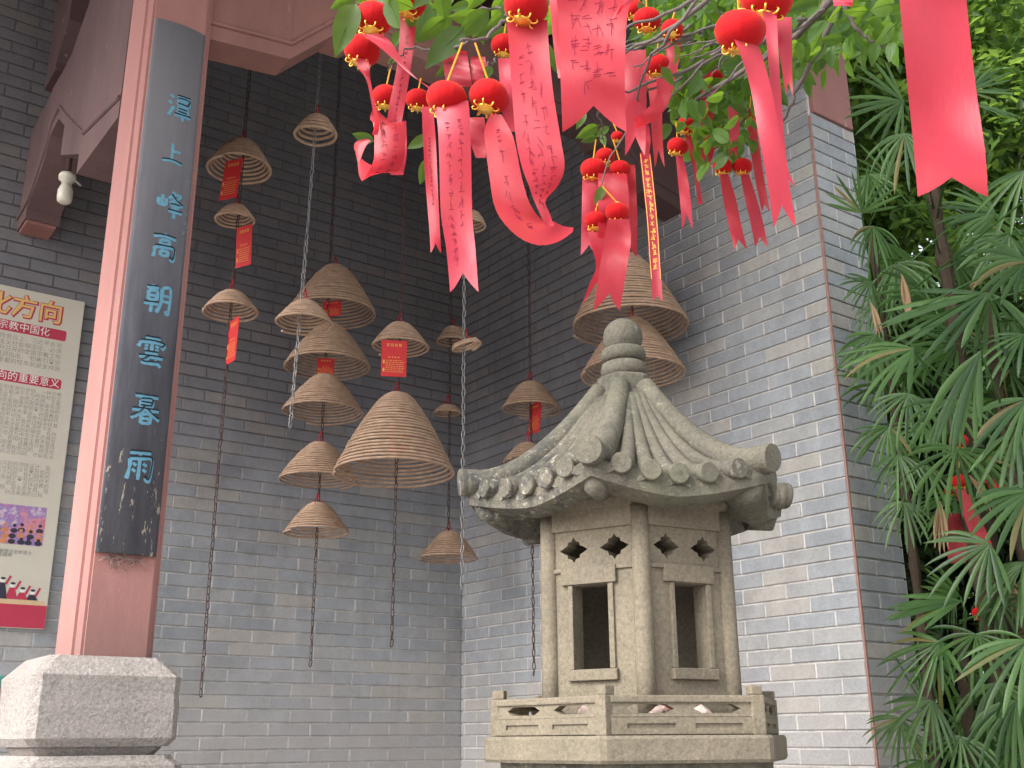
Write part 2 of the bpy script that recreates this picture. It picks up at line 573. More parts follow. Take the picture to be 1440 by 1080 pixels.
def thing(name, label, cat, loc, group=None):
    o = bpy.data.objects.new(name, None)
    o.empty_display_size = .05
    COL.objects.link(o)
    o.location = loc
    WORLD[o.name] = Vector(loc)
    return tag(o, label, cat, group)

def crom(pts, n):
    """Catmull-Rom through tuples, n samples"""
    m = len(pts)
    out = []
    for k in range(n):
        t = k/(n-1)*(m-1)
        i = min(int(t), m-2)
        f = t-i
        p0, p1, p2, p3 = pts[max(i-1, 0)], pts[i], pts[i+1], pts[min(i+2, m-1)]
        out.append(tuple(.5*((2*b)+(-a+c)*f+(2*a-5*b+4*c-d)*f*f+(-a+3*b-3*c+d)*f**3) for a, b, c, d in zip(p0, p1, p2, p3)))
    return out

def text_mesh(body, size, align='LEFT', bold=0.0):
    cu = bpy.data.curves.new('lettering', 'FONT')
    cu.body = body
    cu.size = size
    cu.align_x = align
    cu.align_y = 'CENTER'
    cu.resolution_u = 1
    cu.offset = bold
    ob = bpy.data.objects.new('lettering', cu)
    COL.objects.link(ob)
    dg = bpy.context.evaluated_depsgraph_get()
    me = bpy.data.meshes.new_from_object(ob.evaluated_get(dg))
    vs_ = [v.co.copy() for v in me.vertices]
    fs = [list(p.vertices) for p in me.polygons]
    bpy.data.objects.remove(ob)
    bpy.data.curves.remove(cu)
    bpy.data.meshes.remove(me)
    return vs_, fs
# ================================================================== SETTING
g = MB()
g.add([(-550, -550, 0), (550, -550, 0), (550, 550, 0), (-550, 550, 0)], [(0, 1, 2, 3)])
tag(g.build('ground', M['ground']), kind='structure')
g = MB()
g.bbox((-2.7, -1.3, .23), (7.2, 3.4, .46), .02)
tag(g.build('terrace', M['ground']), kind='structure')
g = MB()
g.grid([[Vector((x, y, .06+.35*max(0, min(1, (x-.9)/3))+.08*noise.noise(Vector((x*1.3, y*1.3, 0))))) for y in [-4+.5*i for i in range(31)]] for x in [.62+.5*i for i in range(25)]])
tag(g.build('planted_bank', M['soil']), kind='structure')

# ------------------------------------------------------------------ brick walls
CH, JT, BL = .0702, .0080, .2455
ZPH = onx(1239, 1001, 0).z % CH

def brick_mesh(L, H, seed):
    r = random.Random(seed)
    b, d = .0022, .022
    j = lambda: r.uniform(-.0012, .0012)
    X, Z = L/2, H/2
    fr = [(-X+b+j(), j()*.5, -Z+b+j()), (X-b+j(), j()*.5, -Z+b+j()), (X-b+j(), j()*.5, Z-b+j()), (-X+b+j(), j()*.5, Z-b+j())]
    md = [(-X, b, -Z), (X, b, -Z), (X, b, Z), (-X, b, Z)]
    bk = [(x, d, z) for x, _, z in md]
    fs = [(0, 1, 2, 3)]
    for k in range(4):
        a, c = k, (k+1) % 4
        fs += [(a+4, c+4, c, a), (a+8, c+8, c+4, a+4)]
    return fr+md+bk, fs

BM = {}
def brick_data(kind, k):
    if (kind, k) not in BM:
        L = {'full': BL, 'half': (BL-JT)/2}[kind]
        vs_, fs = brick_mesh(L, CH-JT-.0008, hash((kind, k)) % 1000 if False else k*7+(3 if kind == 'half' else 0))
        me = bpy.data.meshes.new('brick')
        me.from_pydata(vs_, [], fs)
        me.materials.append(M['brick'])
        BM[(kind, k)] = (me, vs_, fs)
    return BM[(kind, k)]

def hidden(x, y):
    if 650 < x < 1110 and 640 < y < 1075: return True
    if 770 < x < 1010 and 560 < y < 660: return True
    if 75+(925-y)*.12 < x < 215+(925-y)*.09: return True
    if x < 125 and 395 < y < 885: return True
    if x > 1255 and y > 520: return True
    return False

def bricks(wall, faces, nmax=298):
    """faces: (origin, U, N, length, z0, z1, phase, end caps) ; the largest in view become parts, the rest one mass"""
    cand = []
    for o, U, N, L, z0, z1, ph in faces:
        Z = Vector((0, 0, 1))
        i0 = int((z0-ZPH)/CH)
        for i in range(i0, int((z1-ZPH)/CH)):
            zc = ZPH+(i+.5)*CH
            u = 0.0
            first = True
            while u < L-.03:
                kind = 'full'
                if first and (i+ph) % 2:
                    kind = 'half'
                ln = BL if kind == 'full' else (BL-JT)/2
                if u+ln > L+.001:
                    kind, ln = 'full', L-u
                    if ln < .03:
                        break
                first = False
                c = o+U*(u+ln/2)+Z*zc
                u += ln+JT
                x, y, d = proj(c)
                vis = d > .5 and -20 < x < 1460 and -20 < y < 1100 and not hidden(x, y)
                fs_ = ln/(d*d)*abs(N.dot((CAM-c).normalized())) if vis else 0
                cand.append((fs_, c, U, N, kind, ln/(BL if kind == 'full' else (BL-JT)/2)))
    cand.sort(key=lambda t: -t[0])
    rest = MB()
    rest.open = True
    pt = MB()
    pt.open = True
    for k, (a, c, U, N, kind, sx_) in enumerate(cand):
        me, vs_, fs = brick_data(kind, (k*5+3) % 6)
        B = -N
        V = U if U.cross(B).z > 0 else -U
        R = Matrix(((V.x, B.x, 0), (V.y, B.y, 0), (0, 0, 1))).to_4x4()
        jit = Vector((0, 0, random.uniform(-.0008, .0008)))+N*random.uniform(-.0012, .0012)
        hl = (BL if kind == 'full' else (BL-JT)/2)*sx_/2+JT/2
        e_ = c+U*hl-N*.0026
        pt.add([e_-U*(JT/2-.0002)-WZ*(CH/2-.0036), e_+U*(JT/2-.0002)-WZ*(CH/2-.0036), e_+U*(JT/2-.0002)+WZ*(CH/2-.0036), e_-U*(JT/2-.0002)+WZ*(CH/2-.0036)], [(0, 1, 2, 3)])
        if k < nmax and a > 0:
            ob = link('brick', me, c+jit, wall)
            ob.rotation_euler = R.to_euler()
            ob.scale.x = sx_
        else:
            rest.add([c+jit+U*(v[0]*sx_)+B*v[1]+Vector((0, 0, v[2])) for v in vs_], fs)
    tag(pt.build('mortar_pointing', M['mortar'], wall), kind='stuff')
    tag(rest.build('brickwork', M['brick'], wall), kind='stuff')

WX = Vector((1, 0, 0)); WY = Vector((0, 1, 0)); WZ = Vector((0, 0, 1))
back_wall = thing('brick_wall', 'long grey brick back wall with incense soot and painted shade, behind the hanging coils', 'wall', (-2.4, .15, 0))
m = MB()
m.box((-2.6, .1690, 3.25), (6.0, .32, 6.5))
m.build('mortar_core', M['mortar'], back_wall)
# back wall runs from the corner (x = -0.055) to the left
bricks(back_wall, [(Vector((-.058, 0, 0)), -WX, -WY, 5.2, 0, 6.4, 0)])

side_wall = thing('brick_wall', 'pale blue-grey brick side wall with a squared end beside the palms', 'wall', (.25, -1.5, 0))
U2 = Vector((-.055, 2.96, 0)).normalized()
N2 = Vector((-U2.y, U2.x, 0))
TH = .335
m = MB()
p0 = Vector((.0090, -2.9510, 0)); p1 = Vector((-.0460, -.002, 0))
q = [p0, Vector((TH, -2.9510, 0)), Vector((TH, -.002, 0)), p1]
m.add([v for v in q]+[v+WZ*6.4 for v in q], [(0, 3, 2, 1), (4, 5, 6, 7), (0, 1, 5, 4), (1, 2, 6, 5), (2, 3, 7, 6), (3, 0, 4, 7)])
m.build('mortar_core', M['mortar'], side_wall)
ZTOP = 4.44
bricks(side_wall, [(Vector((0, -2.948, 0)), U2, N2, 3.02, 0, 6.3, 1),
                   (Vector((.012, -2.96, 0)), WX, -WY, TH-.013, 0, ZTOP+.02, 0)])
m = MB()
m.bbox((.005, -2.955, ZTOP/2), (.011, .011, ZTOP-.02), .002)
m.build('corner_bead', plain('pink_mortar_bead', (.33, .19, .165), .85, .1, .4, 40), side_wall)
m = MB()
m.bbox((TH/2+.004, -2.945, ZTOP+.36), (TH-.03, .06, .70), .008)
m.build('painted_gable_board', M['beam'], side_wall)

# ------------------------------------------------------------------ roof over the niche (shades it)
roof = thing('hall_roof', 'sloping timber roof over the incense niche, above the beams', 'roof', (-2.7, -1.6, 5.0))
def slab(y0, z0, y1, z1, th, x0, x1):
    return [(x0, y0, z0), (x1, y0, z0), (x1, y1, z1), (x0, y1, z1), (x0, y0, z0+th), (x1, y0, z0+th), (x1, y1, z1+th), (x0, y1, z1+th)]
BOXF = [(0, 3, 2, 1), (4, 5, 6, 7), (0, 1, 5, 4), (1, 2, 6, 5), (2, 3, 7, 6), (3, 0, 4, 7)]
m = MB()
m.add(slab(-3.45, 5.12, .5, 6.55, .16, -6.2, .42), BOXF)
m.build('roof_deck', M['rooftile'], roof)
for x in [-5.7+.42*i for i in range(15)]:
    m = MB()
    m.add(slab(-3.4, 5.04, .0, 6.27, .085, x-.035, x+.035), BOXF)
    m.build('rafter', M['rooftile'], roof)
m = MB()
m.add(slab(-3.48, 5.02, -3.44, 5.035, .26, -6.2, .42), BOXF)
m.build('fascia', M['beam'], roof)

# ------------------------------------------------------------------ pillar
PY = -2.15                                     # front face of the pillar
px0, px1 = ony(112, 925, PY).x, ony(213, 925, PY).x
PW = .262
pcx = (px0+px1)/2-.004
pcy = PY+PW/2
pillar = thing('pillar', 'square pink-red painted stone pillar on a rough granite block, carrying the inscribed board', 'pillar', (pcx, pcy, .46))
h = PW/2
c1, c2 = .022, .009
sec = []
quarter = [(h, h-c1-c2), (h-c2, h-c1-c2+.001), (h-c2, h-c1), (h-c1, h-c2), (h-c1-c2, h-c2), (h-c1-c2, h)]
for k in range(4):
    a = k*pi/2
    for x, y in quarter:
        sec.append((x*cos(a)-y*sin(a), x*sin(a)+y*cos(a)))
m = MB()
zb = ony(150, 925, PY).z-.01
rows = [[Vector((pcx+x, pcy+y, z)) for x, y in sec] for z in (zb, 3.0, 4.0, 5.2)]
m.grid(rows, smooth=False, close=True)
m.add(rows[-1], [list(range(len(sec)))])
m.build('shaft', M['paint'], pillar)

def base_block(mb, cx, cy, hw, z0, z1, ch_top, corner, n=3):
    """granite block: chamfered corners, sloped shoulder at the top"""
    def ring(hh, z, cc):
        pts = []
        for k in range(4):
            a = k*pi/2
            for x, y in ((hh, hh-cc), (hh-cc, hh)):
                pts.append(Vector((cx+x*cos(a)-y*sin(a), cy+x*sin(a)+y*cos(a), z)))
        return pts
    zs = [(hw-.02, z0), (hw, z0+.025)]
    for i in range(1, 5):
        zs.append((hw-.001*i*(i % 2), z0+.025+(z1-ch_top-z0-.025)*i/4))
    zs.append((hw-ch_top*.75, z1-.012))
    zs.append((hw-ch_top*.95, z1))
    rows = [ring(r, z, corner if z < z1-.03 else corner*.9) for r, z in zs]
    mb.grid(rows, smooth=False, close=True)
    mb.add(rows[0], [list(range(8))[::-1]])
    mb.add(rows[-1], [list(range(8))])
base_front = PY-.10
bw = (ony(258, 1000, base_front).x-ony(46, 1000, base_front).x)/2+.002
bcx = (ony(258, 1000, base_front).x+ony(50, 1000, base_front).x)/2-.012
zg = ony(150, 1050, base_front).z
bcy = base_front+bw
m = MB()
base_block(m, bcx, bcy, bw, zg, zb+.012, .062, .026)
m.build('base_block', M['plinth'], pillar)
m = MB()
base_block(m, bcx, bcy, bw-.035, zg-.030, zg+.004, .004, .03)
m.build('base_neck', M['plinth'], pillar)
m = MB()
base_block(m, bcx, bcy, bw+.02, .46, zg-.026, .03, .04)
m.build('base_plinth', M['plinth'], pillar)

# ------------------------------------------------------------------ beams with stepped brackets
def profile_beam(mb, prof, o, U, N, th):
    mb.prism([prof], o, U, WZ, N, th)
FBY = PY+.05
zA = ony(405, 82, FBY).z
front_beam = thing('timber_beam', 'pink-red timber beam with a stepped bracket running from the pillar to the side wall', 'beam', (-1.35, FBY+.07, 4.3))
xl, xr = pcx+h, -.015
k1 = ony(408, 82, FBY).x
k2 = ony(468, 55, FBY).x
zB = ony(468, 55, FBY).z+.02
x0 = pcx+h+.002
m = MB()
prof = [(x0, zA-.045), (k1, zA), (k2, zB), (k2+.10, zB+.005), (k2+.16, zB+.06), (-.65, zB+.06), (-.58, zB), (-.45, zB), (-.28, zA+.02), (-.02, zA-.04), (-.02, zB+.42), (x0, zB+.42)]
profile_beam(m, prof, Vector((0, FBY, 0)), WX, -WY, .15)
m.build('beam_body', M['frontbeam'], front_beam)
m = MB()
# moulded fillet that follows the stepped lower edge
edge = [(x0, zA+.03), (k1, zA+.075), (k2, zB+.075), (k2+.08, zB+.08), (k2+.14, zB+.13), (-.67, zB+.13), (-.6, zB+.075), (-.46, zB+.075), (-.29, zA+.10), (-.025, zA+.045)]
m.tube([Vector((x, FBY-.004, z)) for x, z in edge], .011, 6, smooth=False)
m.build('moulding', M['frontbeam'], front_beam)

tie_beam = thing('timber_beam', 'dim pink tie beam with stepped brackets running from the pillar back to the brick wall', 'beam', (pcx, -1.0, 4.15))
TX0, TX1 = -2.935, -2.765
m = MB()
zw = 4.165
prof = [(-.004, zw), (-.20, zw+.0), (-.20, zw+.05), (-.48, zw+.20), (-.55, zw+.32), (-.70, zw+.34), (-.86, zw+.22), (-.86, zw+.06), (-1.25, zw-.12), (-1.25, zw-.22), (-1.86, zw-.24), (-1.885, zw+.9), (-1.2, zw+.9), (-.8, zw+.66), (-.004, zw+.60)]
profile_beam(m, prof, Vector((TX0, 0, 0)), WY, -WX, TX1-TX0)
m.build('beam_body', M['shadebeam'], tie_beam)
m = MB()
ed = [(-.01, zw+.07), (-.24, zw+.09), (-.50, zw+.27), (-.56, zw+.385), (-.70, zw+.405), (-.90, zw+.25), (-1.30, zw-.04), (-1.86, zw-.15)]
m.tube([Vector((TX0-.003, y, z)) for y, z in ed], .010, 6, smooth=False)
m.build('moulding', M['shadebeam'], tie_beam)
m = MB()
m.bbox(((TX0+TX1)/2, -.10, zw-.006), (TX1-TX0-.02, .17, .02), .004)
m.build('end_pad', M['beam'], tie_beam)
wall_bracket = thing('timber_bracket', 'dim red timber bracket end high on the wall above the lamp', 'bracket', (-2.88, -.12, 5.1))
q1 = ony(60, 130, 0); 
m = MB()
bx0, bx1 = ony(62, 128, -.0).x, ony(112, 140, -.0).x
bz = ony(85, 134, 0).z
profile_beam(m, [(-.003, bz), (-.24, bz), (-.24, bz+.05), (-.42, bz+.22), (-.42, bz+.75), (-.003, bz+.75)], Vector((bx0, 0, 0)), WY, -WX, (bx1-bx0)+.06)
m.build('bracket_body', M['shadebeam'], wall_bracket)
m = MB()
m.bbox(((bx0+bx1)/2+.03, -.12, bz-.005), (bx1-bx0-.01, .2, .018), .004)
m.build('end_pad', M['beam'], wall_bracket)

# bulkhead lamp under the tie beam (not lit)
lp = onx(93, 262, -2.83)
lamp = thing('porch_lamp', 'small unlit white lamp with a glass jar fixed under the dim tie beam', 'lamp', lp)
m = MB()
m.lathe(lp+Vector((0, -.0, .0)), [(.008, .07), (.036, .068), (.042, .055), (.040, .035), (.026, .028), (.024, .01)][::-1], 20)
m.build('lamp_holder', M['lampwhite'], lamp)
m = MB()
m.lathe(lp, [(.0, -.095), (.022, -.094), (.034, -.085), (.037, -.06), (.037, -.025), (.030, -.008), (.022, .012)], 20)
gl = m.build('glass_jar', M['lampwhite'], lamp)
m = MB()
m.tube([lp+Vector((.03, 0, .05)), lp+Vector((.06, .02, .045)), lp+Vector((.075, .03, .04))], .006, 6)
m.build('toggle', M['lampwhite'], lamp)
m = MB()
m.tube([lp+Vector((0, 0, .06)), lp+Vector((.0, .0, .14)), lp+Vector((.01, .05, .26))], .014, 8)
m.build('stem', M['rooftile'], lamp)

# ------------------------------------------------------------------ inscribed board
BFY = PY-.004
bl, br = ony(135, 775, PY-.03).x+.004, ony(221, 781, PY-.03).x+.003
zbot = ony(178, 778, PY-.03).z
ztop = ony(250, 32, PY-.03).z
BW, BH = br-bl, ztop-zbot
bcxx = (bl+br)/2
board = thing('inscribed_board', 'long dark lacquered board with a column of pale blue carved characters on the pillar', 'sign board', (bcxx, PY-.02, zbot))
SAG = .016
def bpt(u, v, o=0.0):
    """u -1..1 across, v 0..1 up; convex front"""
    a = u*.62
    y = PY-.012-SAG*(cos(a)-cos(.62))/(1-cos(.62))-o
    return Vector((bcxx+u*BW/2, y, zbot+v*BH))
STROKES = {
 '潭': [[(16,12),(28,22)],[(10,38),(22,46)],[(14,92),(20,78),(30,56)],[(40,15),(92,12)],[(45,25),(46,45)],[(45,25),(88,23),(85,45)],[(59,14),(59,43)],[(74,13),(73,43)],[(45,45),(86,44)],[(48,53),(49,75)],[(48,53),(84,52),(81,75)],[(48,64),(82,63)],[(48,75),(82,74)],[(36,86),(99,82)],[(66,75),(66,102)]],
 '上': [[(47,8),(48,84)],[(50,42),(68,38),(82,40)],[(10,88),(50,82),(94,88)]],
 '峰': [[(20,28),(20,62)],[(8,40),(8,64),(35,62)],[(34,38),(34,63)],[(62,8),(54,24),(43,36)],[(57,19),(86,17),(70,36),(46,52)],[(54,24),(72,42),(98,54)],[(50,60),(88,57)],[(53,70),(84,68)],[(44,82),(97,79)],[(67,52),(66,104)]],
 '高': [[(48,2),(53,12)],[(10,19),(50,14),(92,16)],[(35,28),(36,43)],[(35,28),(67,26),(64,42)],[(36,43),(64,41)],[(18,56),(17,72),(14,92)],[(18,56),(60,52),(88,54),(86,92),(74,88)],[(38,66),(39,82)],[(38,66),(65,65),(62,82)],[(39,82),(62,81)]],
 '朝': [[(10,18),(50,14)],[(30,4),(30,26)],[(16,28),(17,58)],[(16,28),(46,26),(44,58)],[(17,43),(44,42)],[(17,58),(44,57)],[(4,73),(54,69)],[(30,58),(29,100)],[(63,12),(61,66),(48,98)],[(63,12),(93,10),(91,94),(80,86)],[(62,36),(91,35)],[(62,56),(91,55)]],
 '雲': [[(26,9),(78,7)],[(12,22),(10,30),(4,40)],[(12,23),(60,20),(94,24),(84,38)],[(50,9),(50,48)],[(26,32),(37,35)],[(25,43),(36,46)],[(62,31),(74,34)],[(62,43),(74,46)],[(28,59),(74,56)],[(10,73),(92,69)],[(45,73),(22,93),(80,88)],[(64,78),(86,98)]],
 '暮': [[(12,12),(90,10)],[(34,2),(35,20)],[(67,2),(64,20)],[(32,25),(33,46)],[(32,25),(70,23),(68,46)],[(33,35),(68,34)],[(33,46),(68,45)],[(6,57),(96,53)],[(46,46),(34,66),(4,84)],[(57,54),(72,68),(100,82)],[(36,69),(37,98)],[(36,69),(68,67),(66,98)],[(37,82),(66,81)],[(37,97),(66,96)]],
 '雨': [[(16,12),(86,8)],[(18,31),(18,60),(12,94)],[(18,31),(60,27),(92,30),(86,94),(72,86)],[(50,11),(49,94)],[(28,43),(39,51)],[(27,62),(38,70)],[(62,42),(74,49)],[(62,60),(74,68)]],
}
CHARS = [('潭', 252, 150), ('上', 243, 216), ('峰', 240, 285), ('高', 231, 347), ('朝', 222, 420), ('雲', 213, 494), ('暮', 205, 575), ('雨', 196, 655)]
# board body: arched plank with an outline ready for carving
m = MB()
nu, nv = 16, 2
front = [[bpt(-1+2*j/nu, i/nv) for j in range(nu+1)] for i in range(nv+1)]
backr = [[Vector((p.x, PY-.002, p.z)) for p in r] for r in front]
m.grid(front, smooth=True)
m.grid(backr, smooth=False)
for i in range(nv):
    for a in (0, nu):
        m.add([front[i][a], front[i+1][a], backr[i+1][a], backr[i][a]], [(0, 1, 2, 3)])
for i in (0, nv):
    for j in range(nu):
        m.add([front[i][j], front[i][j+1], backr[i][j+1], backr[i][j]], [(0, 1, 2, 3)])
me_obj = m.build('plank', M['board'], board)
bm = bmesh.new(); bm.from_mesh(me_obj.data); bmesh.ops.remove_doubles(bm, verts=bm.verts[:], dist=1e-5)
bmesh.ops.recalc_face_normals(bm, faces=bm.faces[:]); bm.to_mesh(me_obj.data); bm.free()

def stroke_prism(mb, pts, wid, seed, depth, out):
    """brush stroke (board u, z metres) as a prism between offsets out and -depth from the front"""
    r = random.Random(seed)
    P_ = crom([(x, y, 0) for x, y in pts], 4*len(pts)) if len(pts) > 2 else [(pts[0][0]+(pts[1][0]-pts[0][0])*t/5, pts[0][1]+(pts[1][1]-pts[0][1])*t/5, 0) for t in range(6)]
    n = len(P_)
    L, R = [], []
    for i, p in enumerate(P_):
        a, b = P_[max(i-1, 0)], P_[min(i+1, n-1)]
        d = Vector((b[0]-a[0], b[1]-a[1]))
        d = d.normalized() if d.length else Vector((1, 0))
        t = i/(n-1)
        ww = wid*(.62+.38*abs(cos(t*pi))+r.uniform(-.06, .06))*(1 if 0 < i < n-1 else .75)
        if abs(d.y) > abs(d.x):
            ww *= 1.15
        L.append((p[0]-d.y*ww/2, p[1]+d.x*ww/2))
        R.append((p[0]+d.y*ww/2, p[1]-d.x*ww/2))
    out_ = L+R[::-1]
    def y_at(x, o):
        return bpt((x-bcxx)/(BW/2), 0, o).y
    fr = [Vector((x, y_at(x, out), z)) for x, z in out_]
    bk = [Vector((x, y_at(x, -depth), z)) for x, z in out_]
    k = len(out_)
    fs = [(i, i+1, k-2-i, k-1-i) for i in range(k//2-1)]
    fs += [tuple(j+k for j in f[::-1]) for f in fs]
    fs += [(i, (i+1) % k, k+(i+1) % k, k+i) for i in range(k)]
    mb.add(fr+bk, fs)

cut = []
for ci, (ch, cx, cy) in enumerate(CHARS):
    o = ony(cx, cy, PY-.028)
    o.x = bcxx+(o.x-bcxx)*1.0
    S = .112 if ch not in '上' else .100
    m = MB()
    for si, st in enumerate(STROKES[ch]):
        pts = [(o.x+(x-50)/100*S*.92, o.z-(y-50)/100*S) for x, y in st]
        stroke_prism(m, pts, S*.115, ci*50+si, .0015, .0008+.0001*(si % 5))
    cut.append((ch, m))
for ch, m in cut:
    m.build('carved_character', M['blue'], board)
# painted shadow of each carved stroke: a thin black raised strip along its top
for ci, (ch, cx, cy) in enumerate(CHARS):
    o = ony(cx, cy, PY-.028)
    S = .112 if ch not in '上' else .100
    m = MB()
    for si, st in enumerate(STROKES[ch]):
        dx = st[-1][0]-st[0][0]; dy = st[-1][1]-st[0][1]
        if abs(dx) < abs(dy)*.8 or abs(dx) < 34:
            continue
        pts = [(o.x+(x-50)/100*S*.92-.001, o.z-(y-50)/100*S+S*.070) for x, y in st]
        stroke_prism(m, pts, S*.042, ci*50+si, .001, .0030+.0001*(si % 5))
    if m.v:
        m.build('stroke_shadow', M['black'], board)
# small faint side inscription (two columns of worn incised strokes)
m = MB()
rr = random.Random(5)
for (xa, ya, xb, yb, n) in ((272, 200, 268, 270, 5), (262, 300, 259, 330, 3)):
    for k in range(n):
        t = k/(n-1)
        o = ony(xa+(xb-xa)*t, ya+(yb-ya)*t, PY-.02)
        for q in range(6):
            a = rr.choice([0, 0, 1.4, -.7, .8])
            x_, z_ = o.x+rr.uniform(-.012, .012), o.z+rr.uniform(-.014, .014)
            ln = rr.uniform(.008, .018)
            stroke_prism(m, [(x_-cos(a)*ln/2, z_-sin(a)*ln/2), (x_+cos(a)*ln/2, z_+sin(a)*ln/2)], .0022, q+k*9, .001, .0010)
tag(m.build('small_inscription', plain('worn_incised_grey', (.20, .21, .24), .7, .2, .4, 200), board), kind='stuff')
m = MB()
rr = random.Random(8)
for k in range(26):
    a = Vector((bcxx+rr.uniform(-.06, .05), PY-.006, zbot-.004-rr.uniform(0, .008)))
    b = a+Vector((rr.uniform(-.05, .05), -.01+rr.uniform(0, .008), -rr.uniform(.01, .05)))
    m.tube([a, (a+b)/2+Vector((rr.uniform(-.02, .02), -.006, 0)), b], .0013, 4)
tag(m.build('frayed_lint', M['web'], board), kind='stuff')

# ------------------------------------------------------------------ poster on the back wall
prx, plx = -2.545, -3.55
pz0, pz1 = 2.086, 3.84
PBY = -.022
poster = thing('notice_poster', 'cream printed notice board with red heading bars and dense text on the brick wall', 'poster', ((prx+plx)/2, -.011, pz0))
m = MB()
m.bbox(((prx+plx)/2, -.012, (pz0+pz1)/2), (prx-plx, .020, pz1-pz0), .004)
m.build('panel', M['poster'], poster)
def pz(x, y):
    return ony(x, y, PBY).z
def pxx(x, y):
    return ony(x, y, PBY).x
def lettering(name, body, xr_, zc, size, mat, parent, y=PBY, bold=0.0, o=.0006, align='RIGHT'):
    vs_, fs = text_mesh(body, size, align, bold)
    mb = MB()
    mb.open = True
    mb.add([Vector((xr_+v.x, y-o, zc+v.y)) for v in vs_], fs)
    o_ = mb.build(name, mat, parent)
    if name == 'text_line':
        o_['kind'] = 'stuff'
    return o_
def flat(name, x0_, x1_, z0_, z1_, mat, parent, o=.0004, r=.0):
    mb = MB()
    mb.open = True
    if r:
        pts = []
        for cx_, cz_, a0 in ((x1_-r, z0_+r, -pi/2), (x1_-r, z1_-r, 0), (x0_+r, z1_-r, pi/2), (x0_+r, z0_+r, pi)):
            for k in range(5):
                a = a0+k*pi/8
                pts.append(Vector((cx_+r*cos(a), PBY-o, cz_+r*sin(a))))
        mb.add(pts, [list(range(len(pts)))])
    else:
        mb.add([(x0_, PBY-o, z0_), (x1_, PBY-o, z0_), (x1_, PBY-o, z1_), (x0_, PBY-o, z1_)], [(0, 1, 2, 3)])
    return mb.build(name, mat, parent)
x_t = pxx(89, 444)
zt = pz(75, 442)
lettering('heading_outline', '化方向', x_t+.003, zt-.002, .130, M['posterred'], poster, bold=.007, o=.0006)
lettering('heading', '化方向', x_t, zt, .130, M['postergold'], poster, bold=.0015, o=.0012)
for (y0_, y1_, xe, body, xb) in ((465.6, 480.5, 94, '国宗教中国化', 70), (534, 548.5, 87, '方向的重要意义', 84)):
    bz0, bz1 = pz(xe-2, y1_), pz(xe-2, y0_)
    bar = flat('heading_bar', plx+.03, pxx(xe, y0_), bz0, bz1, M['posterred'], poster, r=.012)
    lettering('bar_lettering', body, pxx(xb, (y0_+y1_)/2), (bz0+bz1)/2, .052, M['white'], bar, o=.0010)
L1_ = ['统战工作会议上，习近平总书', '与社会主义社会相适应，必须', '16年4月召开的全国宗教工作', '步强调指出，“积极引导宗', '一个重要的任务就是支持我']
L2_ = ['教生存和发展的基础。一种宗教', '，根本上取决于它与所处社会文', '发展历史上，道德之大师、王重', '国社会的发展情况而不断革新进', '今天在中国共产党领导下坚持和', '前所未有的伟大事业，对道教自', '国化方向不动摇，在参与新时代', '服务社会主义社会的过程中找准', '，道教才能长久流传下去。', '对新时代道教的新期望。在传', '化，已经成为中华文化的典型', '本境中，我国社会主要矛盾呈', '需求和期望。道教界只有坚持', '的新矛盾和新问题，用适合', '解决好这些问题，才能在当']
L3_ = ['现突出问题的顶层设计。且', '人才不兴和商业化等突出问', '中出现了问题。我们固有的', '，服务模式等有的已经不', '问题。因此，坚持道教的', '的过程，是去腐生肌、强', '奋进、创造发展的过程。']
def para(lines, y0_, dy, x0_, dx, size):
    for i, t in enumerate(lines):
        y_ = y0_+dy*i
        lettering('text_line', t, pxx(x0_+dx*i, y_), pz(x0_-2, y_), size, M['posterink'], poster, o=.0006, bold=-.0004)
para(L1_, 487, 8.3, 87, -.6, .031)
para(L2_, 556, 6.35, 87, -.85, .026)
para(L3_, 659, 6.6, 71, -.6, .026)
lettering('text_line', '、曾德法全体道士', pxx(45, 778), pz(43, 778), .022, M['posterink'], poster)
lettering('text_line', '会精神', pxx(17, 780), pz(15, 781), .022, M['posterink'], poster)
# printed photograph: a blurred hall full of seated people
mp = Mat('printed_hall_photo', .45, .4)
n1 = mp.noise(9, 5, .7, None, True)
sx = mp.n('ShaderNodeSeparateXYZ')
mp.l(mp.coord(True), sx.inputs[0])
c = mp.ramp(n1, [(.3, (.35, .05, .12)), (.45, (.60, .25, .32)), (.55, (.25, .16, .40)), (.66, (.70, .55, .55)), (.75, (.12, .10, .30))])
mp.color(c)
ph = flat('printed_photograph', plx+.2, pxx(63, 740), pz(61, 769), pz(61, 714), mp.m, poster, o=.0005)
fx0, fx1, fz0, fz1 = plx+.2, pxx(63, 740), pz(61, 769), pz(61, 714)
rr = random.Random(21)
dark = plain('dark_print', (.035, .035, .055), .5, .3, .2, 50)
orange = plain('orange_print', (.55, .23, .10), .5, .3, .2, 50)
skin = plain('pale_print', (.62, .48, .42), .5, .3, .2, 50)
def disc(mb, x_, z_, r, o, n=10, sq=1.0):
    mb.add([Vector((x_+r*cos(2*pi*k/n), PBY-o, z_+r*sq*sin(2*pi*k/n))) for k in range(n)], [list(range(n))])
md_, mo_ = MB(), MB()
md_.open = mo_.open = True
for row in range(3):
    for k in range(12):
        x_ = fx1-.02-k*.040-rr.uniform(0, .01)
        z_ = fz0+.10-row*.034+rr.uniform(-.006, .006)
        mb = md_ if rr.random() < .75 else mo_
        o = .0007+row*.0002+.00002*(k % 4)
        disc(mb, x_, z_, .009, o)
        disc(mb, x_, max(z_-.026, fz0+.013), .018, o+.00001, 10, .7)
tag(md_.build('crowd_print', dark, ph), kind='stuff')
tag(mo_.build('crowd_print', orange, ph), kind='stuff')
